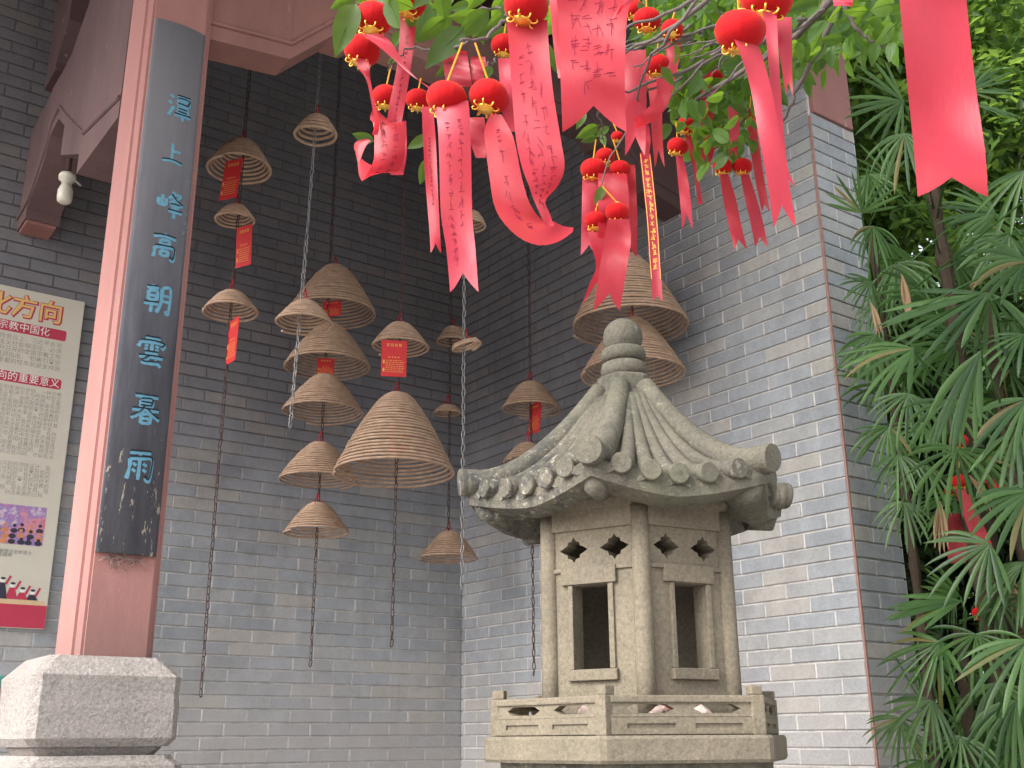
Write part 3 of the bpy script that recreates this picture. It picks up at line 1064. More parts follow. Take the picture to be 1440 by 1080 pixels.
# cartoon strip: simplified little figures in red and black
rr = random.Random(31)
zc0, zc1 = pz(55, 846), pz(55, 789)
cart = MB(); cart.open = True
cartd = MB(); cartd.open = True
cartw = MB(); cartw.open = True
for k in range(7):
    x_ = pxx(56, 820)-.03-k*.048
    z_ = zc0+.03+rr.uniform(0, .075)
    o = .0006+.00008*k
    tri_ = [Vector((x_-.028, PBY-o, zc0+.004)), Vector((x_+.030, PBY-o, zc0+.004)), Vector((x_+.014, PBY-o, z_)), Vector((x_-.012, PBY-o, z_))]
    (cart if k % 3 else cartd).add(tri_, [(0, 1, 2, 3)])
    disc(cartw, x_, z_+.012, .012, o+.00004)
    disc(cartd, x_+.002, z_+.021, .012, o+.00006, 8, .55)
    a0 = Vector((x_+.012, PBY-o-.00002, z_-.005))
    cart.add([a0, a0+Vector((.010, 0, -.004)), a0+Vector((.028, 0, .038)), a0+Vector((.018, 0, .042))], [(0, 1, 2, 3)])
tag(cart.build('cartoon_figures', M['posterred'], poster), kind='stuff')
tag(cartd.build('cartoon_dark', dark, poster), kind='stuff')
tag(cartw.build('cartoon_faces', M['white'], poster), kind='stuff')
flat('cream_strip', plx+.01, pxx(63, 848), pz(61, 852), pz(61, 845.5), plain('buff_print', (.60, .44, .26), .5, .3, .1, 30), poster, o=.0005)
flat('red_footer', plx+.006, prx-.003, pz0+.004, pz(61, 852), M['posterred'], poster, o=.0007)

# ------------------------------------------------------------------ glazed ceramic drum at the left edge
gc = ony(-46, 1010, -1.7)
r0 = .115
drum = thing('ceramic_drum', 'glazed ceramic drum with turquoise rim and pink band, left of the granite block', 'planter', (gc.x, -1.7, .46))
cz = ony(0, 955, -1.7).z
C0 = Vector((gc.x, -1.7, 0))
for nm, mt, pr in (('rim', 'turquoise', [(.02, cz+.006), (.085, cz+.012), (.112, cz+.004), (.120, cz-.015), (.116, cz-.032)]),
                   ('band', 'pinkglaze', [(.110, cz-.032), (.117, cz-.040), (.117, cz-.060), (.108, cz-.067), (.112, cz-.074), (.113, cz-.092), (.104, cz-.098)]),
                   ('body', 'maroon', [(.100, cz-.098), (.096, cz-.15), (.095, cz-.21), (.10, cz-.235)]),
                   ('foot', 'turquoise', [(.108, cz-.235), (.118, cz-.25), (.12, cz-.27), (.13, cz-.5), (.16, .46)])):
    m = MB()
    m.lathe(C0, pr, 28)
    m.build(nm, M[mt], drum)
# ================================================================== STONE LANTERN
LD = 3.06
LC = P(899, 1040, LD)
LC.z = 0
LDH = sqrt((LC.x-CAM.x)**2+(LC.y-CAM.y)**2)
_t = Vector((CAM.x-LC.x, CAM.y-LC.y, 0)).normalized()       # towards the camera
_r = Vector((-_t.y, _t.x, 0))
if _r.dot(RT) < 0:
    _r = -_r
def hx(R, deg, z):
    a = radians(deg)
    return Vector((LC.x, LC.y, z))+_t*(R*cos(a))+_r*(R*sin(a))
RSL = .138*LDH
RBL = .1285*LDH
RBO = .0925*LDH
RRO = .150*LDH
TB, TBO = -11.5, 5.0                       # twist of base / roof and of the body
zs1 = zat(858, 1075, LDH-RSL); zs2 = zat(858, 1034.5, LDH-RSL)
stone = thing('stone_lantern', 'hexagonal carved granite pavilion lantern with a tiled roof, ball finial and pierced windows', 'stone lantern', (LC.x, LC.y, 0))
def hexring(R, deg, z, b=.012):
    """hexagon with slightly eased corners"""
    pts = []
    for k in range(6):
        a = hx(R, deg+60*k, z)
        p = hx(R, deg+60*(k-1), z); n = hx(R, deg+60*(k+1), z)
        pts += [a+(p-a).normalized()*b, a+(n-a).normalized()*b]
    return pts
def hexblock(name, prof, deg, mat, n_=1):
    m = MB()
    rows = [hexring(R, deg, z, b) for R, z, b in prof]
    m.grid(rows, smooth=False, close=True)
    m.add(rows[0], [list(range(12))])
    m.add(rows[-1], [list(range(12))])
    return m.build(name, mat, stone)
hexblock('pedestal', [(RSL*.80, 0, .01), (RSL*.80, zs1-.3, .01), (RSL*.86, zs1-.25, .01), (RSL*.90, zs1-.001, .01)], TB, M['roofstone'])
hexblock('base_slab', [(RSL-.006, zs1, .012), (RSL, zs1+.008, .010), (RSL+.001, zs2-.008, .010), (RSL-.006, zs2, .012)], TB, M['granite'])

# balustrade
zb0 = zs2+.001
zb1 = zat(858, 977, LDH-RBL)
BHt = zb1-zb0
def face_frame(R, deg, k, z):
    a = hx(R, deg+60*k, z); b = hx(R, deg+60*(k+1), z)
    U = (b-a).normalized()
    N = (a+b)/2-Vector((LC.x, LC.y, z))
    return a, b, U, N.normalized(), (b-a).length
for k in range(6):
    a, b, U, N, L = face_frame(RBL, TB, k, zb0)
    O = a+U*.015
    W = L-.03
    bal = MB()
    hole = []
    def rect(u0, v0, u1, v1):
        return [(u0, v0), (u1, v0), (u1, v1), (u0, v1)]
    holes = []
    for c in (W*.27, W*.735):
        hw, hh, v = W*.165, BHt*.115, BHt*.66
        holes.append([(c-hw, v), (c-hw+.022, v-hh), (c+hw-.022, v-hh), (c+hw, v), (c+hw-.022, v+hh), (c-hw+.022, v+hh)])
    bal.prism([rect(0, .0, W, BHt-.004)]+[h_[::-1] for h_ in holes], O, U, WZ, N, .028)
    pan = bal.build('balustrade_panel', M['granite'], stone)
    m = MB()
    m.bbox(O+U*(W/2)+WZ*(BHt*.905)-N*.013, (W, .040, BHt*.19), .004, (U, N, WZ))
    m.build('top_rail', M['granite'], pan)
    m = MB()
    m.bbox(O+U*(W/2)+WZ*(BHt*.475)-N*.013, (W, .034, BHt*.075), .003, (U, N, WZ))
    m.build('middle_rail', M['granite'], pan)
    # lower plate with two sunk slots
    m = MB()
    sl_ = []
    for c in (W*.27, W*.735):
        sl_.append(rect(c-W*.165, BHt*.17, c+W*.165, BHt*.29)[::-1])
    m.prism([rect(0, .002, W, BHt*.44)]+sl_, O+N*.006, U, WZ, N, .006)
    m.build('lower_plate', M['granite'], pan)
    # post at the vertex
    v = hx(RBL-.004, TB+60*k, zb0)
    n2_ = (v-Vector((LC.x, LC.y, v.z))).normalized()
    u2_ = Vector((-n2_.y, n2_.x, 0))
    N1 = face_frame(RBL, TB, k-1, zb0)[3]
    m = MB()
    ph_ = zat(858, 963, LDH-RBL)-zb0
    m.bbox(v+WZ*(BHt*.5)-n2_*.012, (.036, .042, BHt+.002), .003, (Vector((-N1.y, N1.x, 0)), N1, WZ))
    po = m.build('post', M['granite'], stone)
    m = MB()
    m.bbox(v+WZ*((BHt+ph_)/2+.001)-n2_*.012, (.032, .034, ph_-BHt), .004, (Vector((-N1.y, N1.x, 0)), N1, WZ))
    m.build('post_cap', M['granite'], po)

# crumpled red and white wrappers lying behind the balustrade
rr = random.Random(3)
for k, (ang, rad, colr, lab) in enumerate(((-55, .27, 'paper', 'crumpled pale wrapper behind the left pierced opening of the lantern railing'),
                                      (-25, .275, 'paper', 'crumpled pinkish paper behind the second pierced opening of the lantern railing'),
                                      (10, .275, 'paper', 'pale folded paper behind the third pierced opening of the lantern railing'),
                                      (21, .275, 'card2', 'small red scrap of card just right of the third railing opening'),
                                      (36, .275, 'paper', 'grey crumpled paper behind the rightmost pierced opening of the lantern railing'))):
    c = hx(rad, ang, zb0+.035)
    bm = bmesh.new()
    bmesh.ops.create_icosphere(bm, subdivisions=2, radius=.04)
    m = MB()
    for v_ in bm.verts:
        nn = noise.noise(v_.co*28+Vector((k*9, 0, 0)))
        s_ = 1+nn*.5
        v_.co = Vector((v_.co.x*1.3*s_, v_.co.y*1.1*s_, v_.co.z*1.05*s_))
    bm.verts.index_update()
    m.add([c+v_.co for v_ in bm.verts], [[v.index for v in f.verts] for f in bm.faces])
    bm.free()
    tag(m.build('paper_scrap', M[colr]), lab, 'paper scrap')

# body: six pierced panels, columns, lintels
zo0 = zs2+.001
zo1 = zat(903, 705, LDH-RBO)
OH = zo1-zo0
TH_ = .050
def cloud(cx, cy, w_, h_):
    """pointed quatrefoil opening"""
    pts = []
    key = [(1, 0), (.62, .28), (.46, .34), (.40, .62), (.16, .70), (0, 1), (-.16, .70), (-.40, .62), (-.46, .34), (-.62, .28),
           (-1, 0), (-.62, -.28), (-.46, -.34), (-.40, -.62), (-.16, -.70), (0, -1), (.16, -.70), (.40, -.62), (.46, -.34), (.62, -.28)]
    return [(cx+x*w_, cy+y*h_) for x, y in key]
def zf(y):
    return zat(903, y, LDH-RBO*.93)-zo0
vwin0, vwin1 = zf(938), zf(817)
vcl = zf(765)
for k in range(6):
    a, b, U, N, L = face_frame(RBO, TBO, k, zo0)
    O = a-N*.008
    m = MB()
    wc = L*(.53 if k % 2 == 0 else .47)
    hw = L*.18
    hs = ([rect(wc-hw, vwin0, wc+hw, vwin1)[::-1]] if k not in (2, 3) else [rect(L*.42, vwin0, L*.60, vwin1)[::-1]] if k == 2 else [])+[cloud(L*.30, vcl, L*.145, .036)[::-1], cloud(L*.72, vcl, L*.145, .036)[::-1]]
    m.prism([rect(.012, 0, L-.012, OH-.002)]+hs, O, U, WZ, N, TH_)
    wall_ = m.build('wall_panel', M['granite'], stone)
    # lintel, jambs, sill as raised mouldings
    for nm, (u0, v0, u1, v1), pr in () if k in (2, 3) else (('lintel', (wc-hw*1.62, vwin1+.002, wc+hw*1.50, vwin1+.050), .013),
                                     ('jamb', (wc-hw*1.26, vwin0-.0, wc-hw, vwin1+.001), .009),
                                     ('jamb', (wc+hw, vwin0-.0, wc+hw*1.30, vwin1+.001), .009),
                                     ('sill', (wc-hw*1.35, vwin0-.030, wc+hw*1.42, vwin0-.001), .014)):
        m = MB()
        m.bbox(O+U*((u0+u1)/2)+WZ*((v0+v1)/2)+N*(pr/2-.003), (u1-u0, pr+.006, v1-v0), .0025, (U, N, WZ))
        m.build(nm, M['granite'], wall_)
    for nm, v0, v1, pr in (('string_course', vcl-.062, vcl-.050, .008), ('frieze', OH-.060, OH-.001, .010)):
        m = MB()
        m.bbox(O+U*(L/2)+WZ*((v0+v1)/2)+N*(pr/2-.003), (L-.05, pr+.006, v1-v0), .003, (U, N, WZ))
        m.build(nm, M['granite'], wall_)
    v = hx(RBO-.016, TBO+60*k, zo0)
    m = MB()
    m.lathe(v, [(.026, 0), (.0255, OH*.3), (.025, OH*.7), (.0245, OH-.005)], 16, wob=.01)
    m.build('column', M['granite'], stone)
# top plate under the roof
hexblock('top_plate', [(RBO+.004, zo1-.004, .012), (RBO+.010, zo1+.02, .012), (RBO+.006, zo1+.045, .012)], TBO, M['granite'])

# roof
zE = zat(925, 668, LDH-RRO*.80)            # eave mid, top surface
zT = zat(885, 553, LDH)                    # under the collar
UPL = zat(832, 640, LDH-RRO)-zE            # corner uplift
RT0 = 37/F*LD*1.03
def roof_pt(t, ad, drop=0.0, ro=0.0):
    """t 0 collar .. 1 eave, ad degrees from the base front vertex"""
    a = ((ad+30) % 60)-30                  # from nearest hip: -30..30, 0 at hip
    e = abs(a)/30.0                        # 0 hip .. 1 mid face
    hexr = cos(radians(30))/cos(radians(30-abs(a)))
    sagr = hexr*(1-.05*e*(1-0)) if t > .5 else hexr
    sagr = hexr*(1-.05*e*max(0, t-.3)/.7)
    rho = RT0+(RRO*sagr-RT0)*t
    z = zE+(zT-zE)*((1-t)**1.75)*(1.0)+UPL*((1-e)**2.0)*(t**2.6)-.0*e
    z += .022*(1-e)*(1-t)*t*4*.6
    return hx(rho+ro, TB+ad, z-drop)
m = MB()
NA, NT = 72, 14
rows = [[roof_pt(i/NT, 360*j/NA) for j in range(NA)] for i in range(NT+1)]
und = []
def under(ad, kk):
    a = ((ad+30) % 60)-30
    e = abs(a)/30.0
    return e
lip = [roof_pt(1, 360*j/NA, .030+.004*under(360*j/NA, 0), .006) for j in range(NA)]
lip2 = [roof_pt(1, 360*j/NA, .052+.006*under(360*j/NA, 0), .002) for j in range(NA)]
u3 = []
u4 = []
for j in range(NA):
    ad = 360*j/NA
    p = roof_pt(.82, ad)
    zz = roof_pt(1, ad).z-.074-.004*under(ad, 0)
    p.z = zz
    u3.append(p)
    q_ = hx(RBO*.98*(cos(radians(30))/cos(radians(((TB+ad-TBO) % 60)-30))), TB+ad, zo1+.040)
    u4.append(q_)
m.grid(rows, smooth=True, close=True)
m.grid([rows[-1], lip], smooth=True, close=True)
m.grid([lip, lip2], smooth=True, close=True)
m.grid([lip2, u3, u4], smooth=True, close=True)
roof_o = m.build('roof_slab', M['roofstone'], stone)
# barrel tiles on each face and hip ridges
def ridge(mb, path, rad, endr):
    mb.tube(path, rad, 12)
for k in range(6):
    base = 60*k
    path = [roof_pt(t, base)+WZ*(.004+.010*t) for t in [i/14 for i in range(15)]]
    end = path[-1]+(path[-1]-path[-2]).normalized()*.022
    m = MB()
    m.tube(path+[end], [.033+.007*(i/15) for i in range(16)], 14)
    hp = m.build('hip_ridge', M['roofstone'], stone)
    d_ = (Vector((end.x-LC.x, end.y-LC.y, 0)).normalized()+WZ*-.10).normalized()
    m = MB()
    m.lathe(end-d_*.010, [(.033, 0), (.0405, .003), (.041, .014), (.038, .020), (.0, .021)], 24, d_, False)
    m.build('ridge_disc', M['roofstone'], hp)
    # carved tongue below the hip end
    m = MB()
    pA = roof_pt(1, base, .040, -.028); pB = roof_pt(.90, base, .072); pC = roof_pt(.72, base, .10)
    pD = roof_pt(1, base, .012, .004)
    m.tube([pC, pB, pA], [.026, .030, .022], 12)
    m.build('corner_corbel', M['roofstone'], hp)
    # five tiles between hips, fanning out from the collar
    for s_ in range(5):
        fr = (-.68, -.35, 0, .35, .68)[s_]
        pth = []
        t0 = .06 if abs(fr) < .5 else .10
        for i in range(13):
            t = t0+(1.0-t0)*i/12
            e1 = 30+30*fr*(0.80+.20*t)
            pth.append(roof_pt(t, base+e1)+WZ*(-.005+.009*t))
        rads = [.0185+.0085*(i/12) for i in range(13)]
        m = MB()
        e_ = pth[-1]+(pth[-1]-pth[-2]).normalized()*.020
        m.tube(pth+[e_], rads+[.0268], 12)
        tl = m.build('barrel_tile', M['roofstone'], stone)
        d_ = (e_-pth[-2]).normalized()
        d_ = (Vector((d_.x, d_.y, 0)).normalized()*.75+face_frame(RRO, TB, k, 0)[3]*.6-WZ*.05).normalized()
        m = MB()
        m.lathe(e_-d_*.008, [(.022, 0), (.0282, .002), (.0285, .012), (.026, .016), (.0, .0162)], 20, d_, False)
        m.build('tile_disc', M['roofstone'], tl)
    # pointed drip tiles between the discs
    for s_ in range(6):
        fr = (-.86, -.52, -.175, .175, .52, .86)[s_]
        c = roof_pt(1, base+30+30*fr, .020, .000)
        n_ = (c-Vector((LC.x, LC.y, c.z))).normalized()
        u_ = Vector((-n_.y, n_.x, 0))
        m = MB()
        m.prism([[(-.034, .012), (-.032, -.002), (-.020, -.009), (-.008, -.014), (.008, -.014), (.020, -.009), (.032, -.002), (.034, .012)]], c+n_*.006, u_, WZ, n_, .009)
        m.build('drip_tile', M['roofstone'], stone)
# collar, rings and ball finial
def zc(y):
    return zat(883, y, LDH)
def rp(px_):
    return px_/F*LD*1.10
zcol0, zcol1 = zc(556), zc(533)
m = MB()
prof = [(rp(36), zcol0-.02, .01), (rp(42), zcol0, .012), (rp(42.5), zcol1-.008, .012), (rp(39), zcol1, .012), (rp(30), zcol1+.004, .01)]
rows = [hexring(R, TB, z, b) for R, z, b in prof]
m.grid(rows, smooth=False, close=True)
m.add(rows[0], [list(range(12))]); m.add(rows[-1], [list(range(12))])
m.build('collar', M['roofstone'], stone)
C_ = Vector((LC.x, LC.y, 0))
m = MB()
z0_, z1_ = zcol1+.001, zc(511)
mid = (z0_+z1_)/2
m.lathe(C_, [(rp(26), z0_), (rp(31.5), z0_+.006), (rp(33), mid), (rp(31), z1_-.006), (rp(26), z1_)], 28, wob=.012)
m.build('lower_ring', M['roofstone'], stone)
m = MB()
z0_, z1_ = zc(511)+.001, zc(490)
mid = (z0_+z1_)/2
m.lathe(C_, [(rp(25), z0_), (rp(31.5), z0_+.007), (rp(32.5), mid), (rp(30), z1_-.006), (rp(22), z1_)], 28, wob=.012)
m.build('upper_ring', M['roofstone'], stone)
m = MB()
z0_, z1_ = zc(496), zc(449)
prof = []
for i in range(13):
    t = i/12
    a = -pi/2*.62+t*(pi/2*.62+pi/2)
    prof.append((max(rp(28.5)*cos(a), .001), z0_+(sin(a)-sin(-pi/2*.62))/(1-sin(-pi/2*.62))*(z1_-z0_)))
m.lathe(C_, prof, 28, wob=.012)
m.build('ball_finial', M['roofstone'], stone)
m = MB()
for k, pts in enumerate((((-.9, .2), (-.3, .35), (.15, .15), (.3, .55), (.8, .6)), ((.15, .15), (.1, -.5)))):
    pp = []
    for u, v in pts:
        R_ = rp(28.5)
        a = u*.9
        b = v*.8
        pp.append(Vector((LC.x, LC.y, z0_+(z1_-z0_)*.42))+(_t*cos(a)*cos(b)+_r*sin(a)*cos(b)+WZ*sin(b))*(R_*1.0))
    m.tube(pp, .0018, 4)
tag(m.build('vein', M['roofstone'], stone), kind='stuff')
# ================================================================== INCENSE COILS, CHAINS, CARDS
def zroof(y):
    return 5.04+(y+3.4)*.3618
def helix(r0, R, H, turns, rod, wob=.0, seed=0, seg=30, tilt=None, k=5):
    r = random.Random(seed)
    n = max(int(turns*seg), 24)
    pts = []
    ph = r.uniform(0, 6)
    for i in range(n+1):
        t = i/n
        a = ph+turns*2*pi*t
        rr_ = r0+(R-r0)*t**.92
        rr_ *= 1+wob*sin(a*.97+ph)+wob*.6*sin(a*2.03)
        z = -H*t**1.22+wob*.25*R*sin(a*.985+2)
        nz_ = noise.noise(Vector((cos(a)*1.3+seed, sin(a)*1.3, t*turns*.9)))
        rr_ *= 1+.022*nz_
        p = Vector((rr_*cos(a), rr_*sin(a), z+.10*H/max(turns, 3)*noise.noise(Vector((cos(a)*1.7, sin(a)*1.7+seed, t*turns*.7)))*2.2))
        if tilt is not None:
            p = tilt @ p
        pts.append(p)
    return pts
COILG = 'incense coils hung from the roof on chains'
def coil(px, ytop, yrim, hw, Y, turns, label, wob=.02, r0f=.22, tiltdeg=0, rod=None, thread=True, X=None):
    c = ony(px, yrim, Y)
    d = proj(c)[2]
    R = hw*d/F
    zt = ony(px, ytop, Y).z
    # the visible top is the near top ring, the rim its centre height
    H = max(zt-c.z, .01)
    top = Vector((c.x, c.y, c.z+H))
    t = thing('incense_coil', label, 'incense coil', top, COILG)
    tm = Matrix.Rotation(radians(tiltdeg), 3, Vector((.5, 1, 0)).normalized()) if tiltdeg else None
    rod = rod or min(.0080, .36*sqrt(H*H+(R*.8)**2)/turns if turns > 3 else .007)
    rod = max(rod, .0038)
    m = MB()
    pts = helix(R*r0f, R, H, turns, rod, wob, int(px*7+ytop), 30, tm)
    m.tube([top+p for p in pts], rod, 6)
    m.build('incense_spiral', M['incense'], t)
    if thread:
        m = MB()
        for k in range(3):
            a = k*2*pi/3+.4
            e = Vector((R*r0f*cos(a), R*r0f*sin(a), 0))
            if tm is not None:
                e = tm @ e
            m.tube([top+e, top+e*.3+Vector((0, 0, .03)), top+Vector((0, 0, .075))], .0022, 5)
        m.build('hanging_thread', M['redthread'], t)
    # charred, ragged tail end
    return top, R, H
# link mesh
def link_mesh(L=.041, W=.020, r=.0030):
    m = MB()
    pts = []
    n = 12
    for i in range(n):
        a = 2*pi*i/n
        x = cos(a)*(W/2-r)
        z = sin(a)*(W/2-r)+(1 if sin(a) > 0 else -1)*(L/2-W/2)
        pts.append(Vector((x, 0, z)))
    rows = []
    for i, p in enumerate(pts):
        t = (pts[(i+1) % n]-pts[i-1]).normalized()
        b = Vector((0, 1, 0))
        nn = t.cross(b)
        rows.append([p+(nn*cos(q*pi/2)+b*sin(q*pi/2))*r for q in range(4)])
    m.grid(rows+[rows[0]], smooth=True, close=True)
    me = bpy.data.meshes.new('link')
    me.from_pydata(m.v, [], m.f)
    me.polygons.foreach_set('use_smooth', [True]*len(m.f))
    return me
LM = {}
for nm in ('chain', 'rustchain'):
    LM[nm] = link_mesh()
    LM[nm].materials.append(M[nm])
CHG = 'chains hanging from the roof'
def chain(px, py, Y, ytop, ybot, mat, label, sway=.0, ztop=None):
    c = ony(px, py, Y)
    z0 = ony(px, ybot, Y).z
    z1 = ztop or min(zroof(Y), ony(px, ytop, Y).z if ytop is not None else 99)
    t = thing('chain', label, 'chain', Vector((c.x, c.y, z1)), CHG)
    pitch = .0335
    n = min(int((z1-z0)/pitch), 290)
    r = random.Random(int(px))
    for k in range(n):
        f = k/max(n-1, 1)
        p = Vector((c.x+sway*f*f+r.uniform(-.001, .001), c.y+r.uniform(-.001, .001), z1-pitch*(k+.5)))
        o = link('link', LM[mat], p, t)
        o.rotation_euler = (r.uniform(-.12, .12), r.uniform(-.12, .12), (pi/2 if k % 2 else 0)+r.uniform(-.25, .25)+.5)
    return c
CARDG = 'red paper wish cards hung under the coils'
def card(px, py, wpx, hpx, Y, yaw, label, lean=0.0):
    c = ony(px, py, Y)
    d = proj(c)[2]
    W, H = wpx*d/F/max(cos(yaw), .35), hpx*d/F/.95
    t = thing('wish_card', label, 'paper card', c+Vector((0, 0, H/2)), CARDG)
    az = YAW+yaw
    U = Vector((cos(az), -sin(az), 0))
    N = Vector((-sin(az), -cos(az), 0))
    Zl = (WZ+U*lean).normalized()
    m = MB()
    m.box(c, (W, .0016, H), (U, N, Zl))
    b = m.build('card', M['tag'], t)
    m = MB()
    def bar(u, v, w_, h_):
        m.add([c+U*((u+i*w_/2)*W)+Zl*((v+j*h_/2)*H)+N*.0014 for i, j in ((-1, -1), (1, -1), (1, 1), (-1, 1))], [(0, 1, 2, 3)])
    r = random.Random(int(px+py))
    for k in range(4):                                     # heading characters
        u = -.24+.16*k
        for q in range(3):
            bar(u, .37+.028*(q-1), .11, .012)
        bar(u-.03, .37, .018, .085); bar(u+.03, .37, .018, .085)
    for k in range(4):
        bar(-.18+.12*k, .03, .06, .03)
    for row in range(7):
        v = -.06-row*.052
        u = -.32
        while u < .34:
            L = r.uniform(.03, .10)
            bar(u+L/2, v, L, .016)
            u += L+.03
    bar(-.40, -.10, .07, .10); bar(-.40, -.32, .07, .10)
    m.open = True
    tag(m.build('gold_lettering', M['goldprint'], b), kind='stuff')

# columns of coils (photo column -> depth plane of the niche)
YA, YB, YC, YD, YE, YF_, YG, YH = -1.62, -1.15, -.55, -1.35, -.55, -1.75, -1.15, -2.02
chain(433, 420, YA, None, 612, 'chain', 'bright galvanised chain threaded through the small pale coil at the upper left', -.05)
chain(325, 430, YB, None, 985, 'rustchain', 'long rusty chain just right of the pillar, reaching lowest beside the granite block')
chain(455, 560, YC, None, 945, 'rustchain', 'dark chain carrying the column of five stacked brown coils near the back wall')
chain(560, 560, YD, None, 915, 'rustchain', 'chain through the biggest front cone-shaped coil in the middle of the niche')
chain(631, 700, YE, None, 752, 'rustchain', 'dark chain close to the corner ending at the small coil beside the lantern roof')
chain(652, 500, YF_, None, 830, 'chain', 'bright steel chain passing through the tilted small incense ring')
chain(746, 560, YG, None, 955, 'rustchain', 'dark chain in the corner behind the left eave of the lantern roof')
chain(887, 380, YH, 330, 440, 'rustchain', 'short dark chain above the ball finial between two large coils')
chain(336, 150, YB, None, 0, 'rustchain', 'x') if False else None

coil(445, 166, 194, 31, YA, 5.0, 'small open pale coil of few turns high on the bright chain', .03, .35)
coil(338, 200, 240, 44, YB, 9.5, 'domed brown coil highest in the column beside the pillar, red card in front', .02, .3)
coil(331, 291, 312, 28, YB, 6.0, 'small brown coil second from the top beside the pillar', .03, .34)
coil(324, 412, 440, 38, YB, 8.0, 'flat pale coil lowest in the column beside the pillar', .02, .3)
coil(427, 426, 457, 41, YA, 9.0, 'pale wide coil hung by red thread from the bright chain', .02, .3)
coil(468, 376, 443, 61, YC, 19.0, 'large dark coil at the top of the back column of stacked cones', .012, .2)
coil(461, 458, 517, 60, YC, 18.0, 'second dark coil from the top of the back column, red card inside', .012, .2)
coil(454, 529, 582, 57, YC, 17.0, 'middle brown coil of the back column of stacked cones', .012, .2)
coil(448, 624, 677, 56, YC, 17.0, 'fourth coil down the back column, half behind the biggest cone', .012, .2)
coil(445, 709, 750, 45, YC, 13.0, 'lowest small brown coil at the foot of the back column', .02, .24)
coil(562, 457, 490, 40, YD, 10.5, 'domed coil with a bright red card just above the biggest cone', .02, .28)
coil(555, 556, 668, 85, YD, 25.0, 'biggest cone-shaped coil hanging front and centre', .012, .18)
coil(638, 462, 482, 24, YE, 6.0, 'faint small coil deep in the dark corner', .02, .4)
coil(630, 572, 582, 20, YE, 4.0, 'faint flat coil low in the dark corner', .02, .5)
coil(631, 749, 787, 41, YE, 14.0, 'small rusty coil left of the lantern under its eave', .02, .24)
coil(655, 482, 489, 21, YF_, 2.3, 'tilted little ring of two turns on the bright steel chain', .05, .8, tiltdeg=-17)
coil(664, 300, 318, 19, YF_-.02, 5.0, 'small pale coil half hidden behind the swallow-tailed middle ribbon', .02, .4)
coil(746, 539, 577, 41, YG, 12.5, 'brown coil with a narrow red card left of the ball finial', .02, .24)
coil(742, 625, 650, 33, YG, 8.5, 'coil mostly hidden behind the left slope of the lantern roof', .02, .3)
coil(886, 364, 462, 82, YH, 24.0, 'upper large coil straight above the ball finial', .012, .18)
coil(892, 452, 528, 73, YH+.02, 20.0, 'lower large coil behind the ball finial', .012, .18)

card(325, 252, 27, 58, YB-.14, .35, 'red card with gold print in front of the highest coil beside the pillar', .1)
card(343, 346, 25, 60, YB-.1, .5, 'red card hanging beside the second coil next to the pillar', -.05)
card(327, 479, 20, 62, YB-.05, .9, 'narrow turned red card under the lowest coil beside the pillar', .05)
card(554, 504, 35, 51, YD-.12, -.15, 'bright red card facing front above the biggest cone-shaped coil')
card(467, 434, 26, 22, YC-.02, .2, 'dim red card inside the topmost dark coil of the back column')
card(458, 517, 23, 26, YC-.02, -.2, 'dim red card inside the second dark coil of the back column')
card(752, 588, 16, 42, YG-.03, 1.0, 'thin slanting red card under the coil left of the ball finial', .12)
card(562, 606, 30, 60, YD+.02, .1, 'red card seen through the turns inside the biggest cone-shaped coil')
# ================================================================== RED LANTERNS AND RIBBONS
def ball_mesh(ns=40, nr=18, lobes=16):
    rows = []
    for i in range(nr+1):
        th = pi*i/nr
        row = []
        for j in range(ns):
            a = 2*pi*j/ns
            g_ = 1-.075*(1-abs(cos(lobes/2*a)))**2*sin(th)
            rr_ = sin(th)**.9*g_ if i not in (0, nr) else .06
            row.append(Vector((rr_*cos(a), rr_*sin(a), .80*cos(th)*(1-.06*cos(th)**4))))
        rows.append(row)
    m = MB(); m.grid(rows, True, True)
    return m
def base_mesh():
    m = MB()
    m.lathe((0, 0, 0), [(.20, -.72), (.38, -.745), (.43, -.79), (.34, -.85), (.18, -.88), (.10, -.93), (.0, -.94)], 16)
    for k in range(8):
        a = 2*pi*k/8
        c = Vector((cos(a), sin(a), 0))
        pts = []
        for i in range(9):
            b = i/8*2*pi*.8
            pts.append(c*(.54+.15*cos(b+2.6))+Vector((0, 0, -.73+.12*sin(b+2.6)-.02)))
        m.tube(pts, .042, 5)
    return m
def cap_mesh():
    m = MB()
    m.lathe((0, 0, 0), [(.20, .74), (.24, .78), (.16, .83), (.05, .86), (.0, .87)], 12)
    return m
def rawmesh(mb, nm, mat):
    me = bpy.data.meshes.new(nm)
    me.from_pydata(mb.v, [], mb.f)
    me.polygons.foreach_set('use_smooth', mb.sm)
    me.materials.append(mat)
    bm = bmesh.new(); bm.from_mesh(me); bmesh.ops.recalc_face_normals(bm, faces=bm.faces[:]); bm.to_mesh(me); bm.free()
    return me
LMESH = (rawmesh(ball_mesh(), 'velvet_ball', M['velvet']), rawmesh(base_mesh(), 'gilt_base', M['gold']), rawmesh(cap_mesh(), 'gilt_cap', M['gold']))
LPROTO = None
LG = 'small red lanterns hung among the branches'
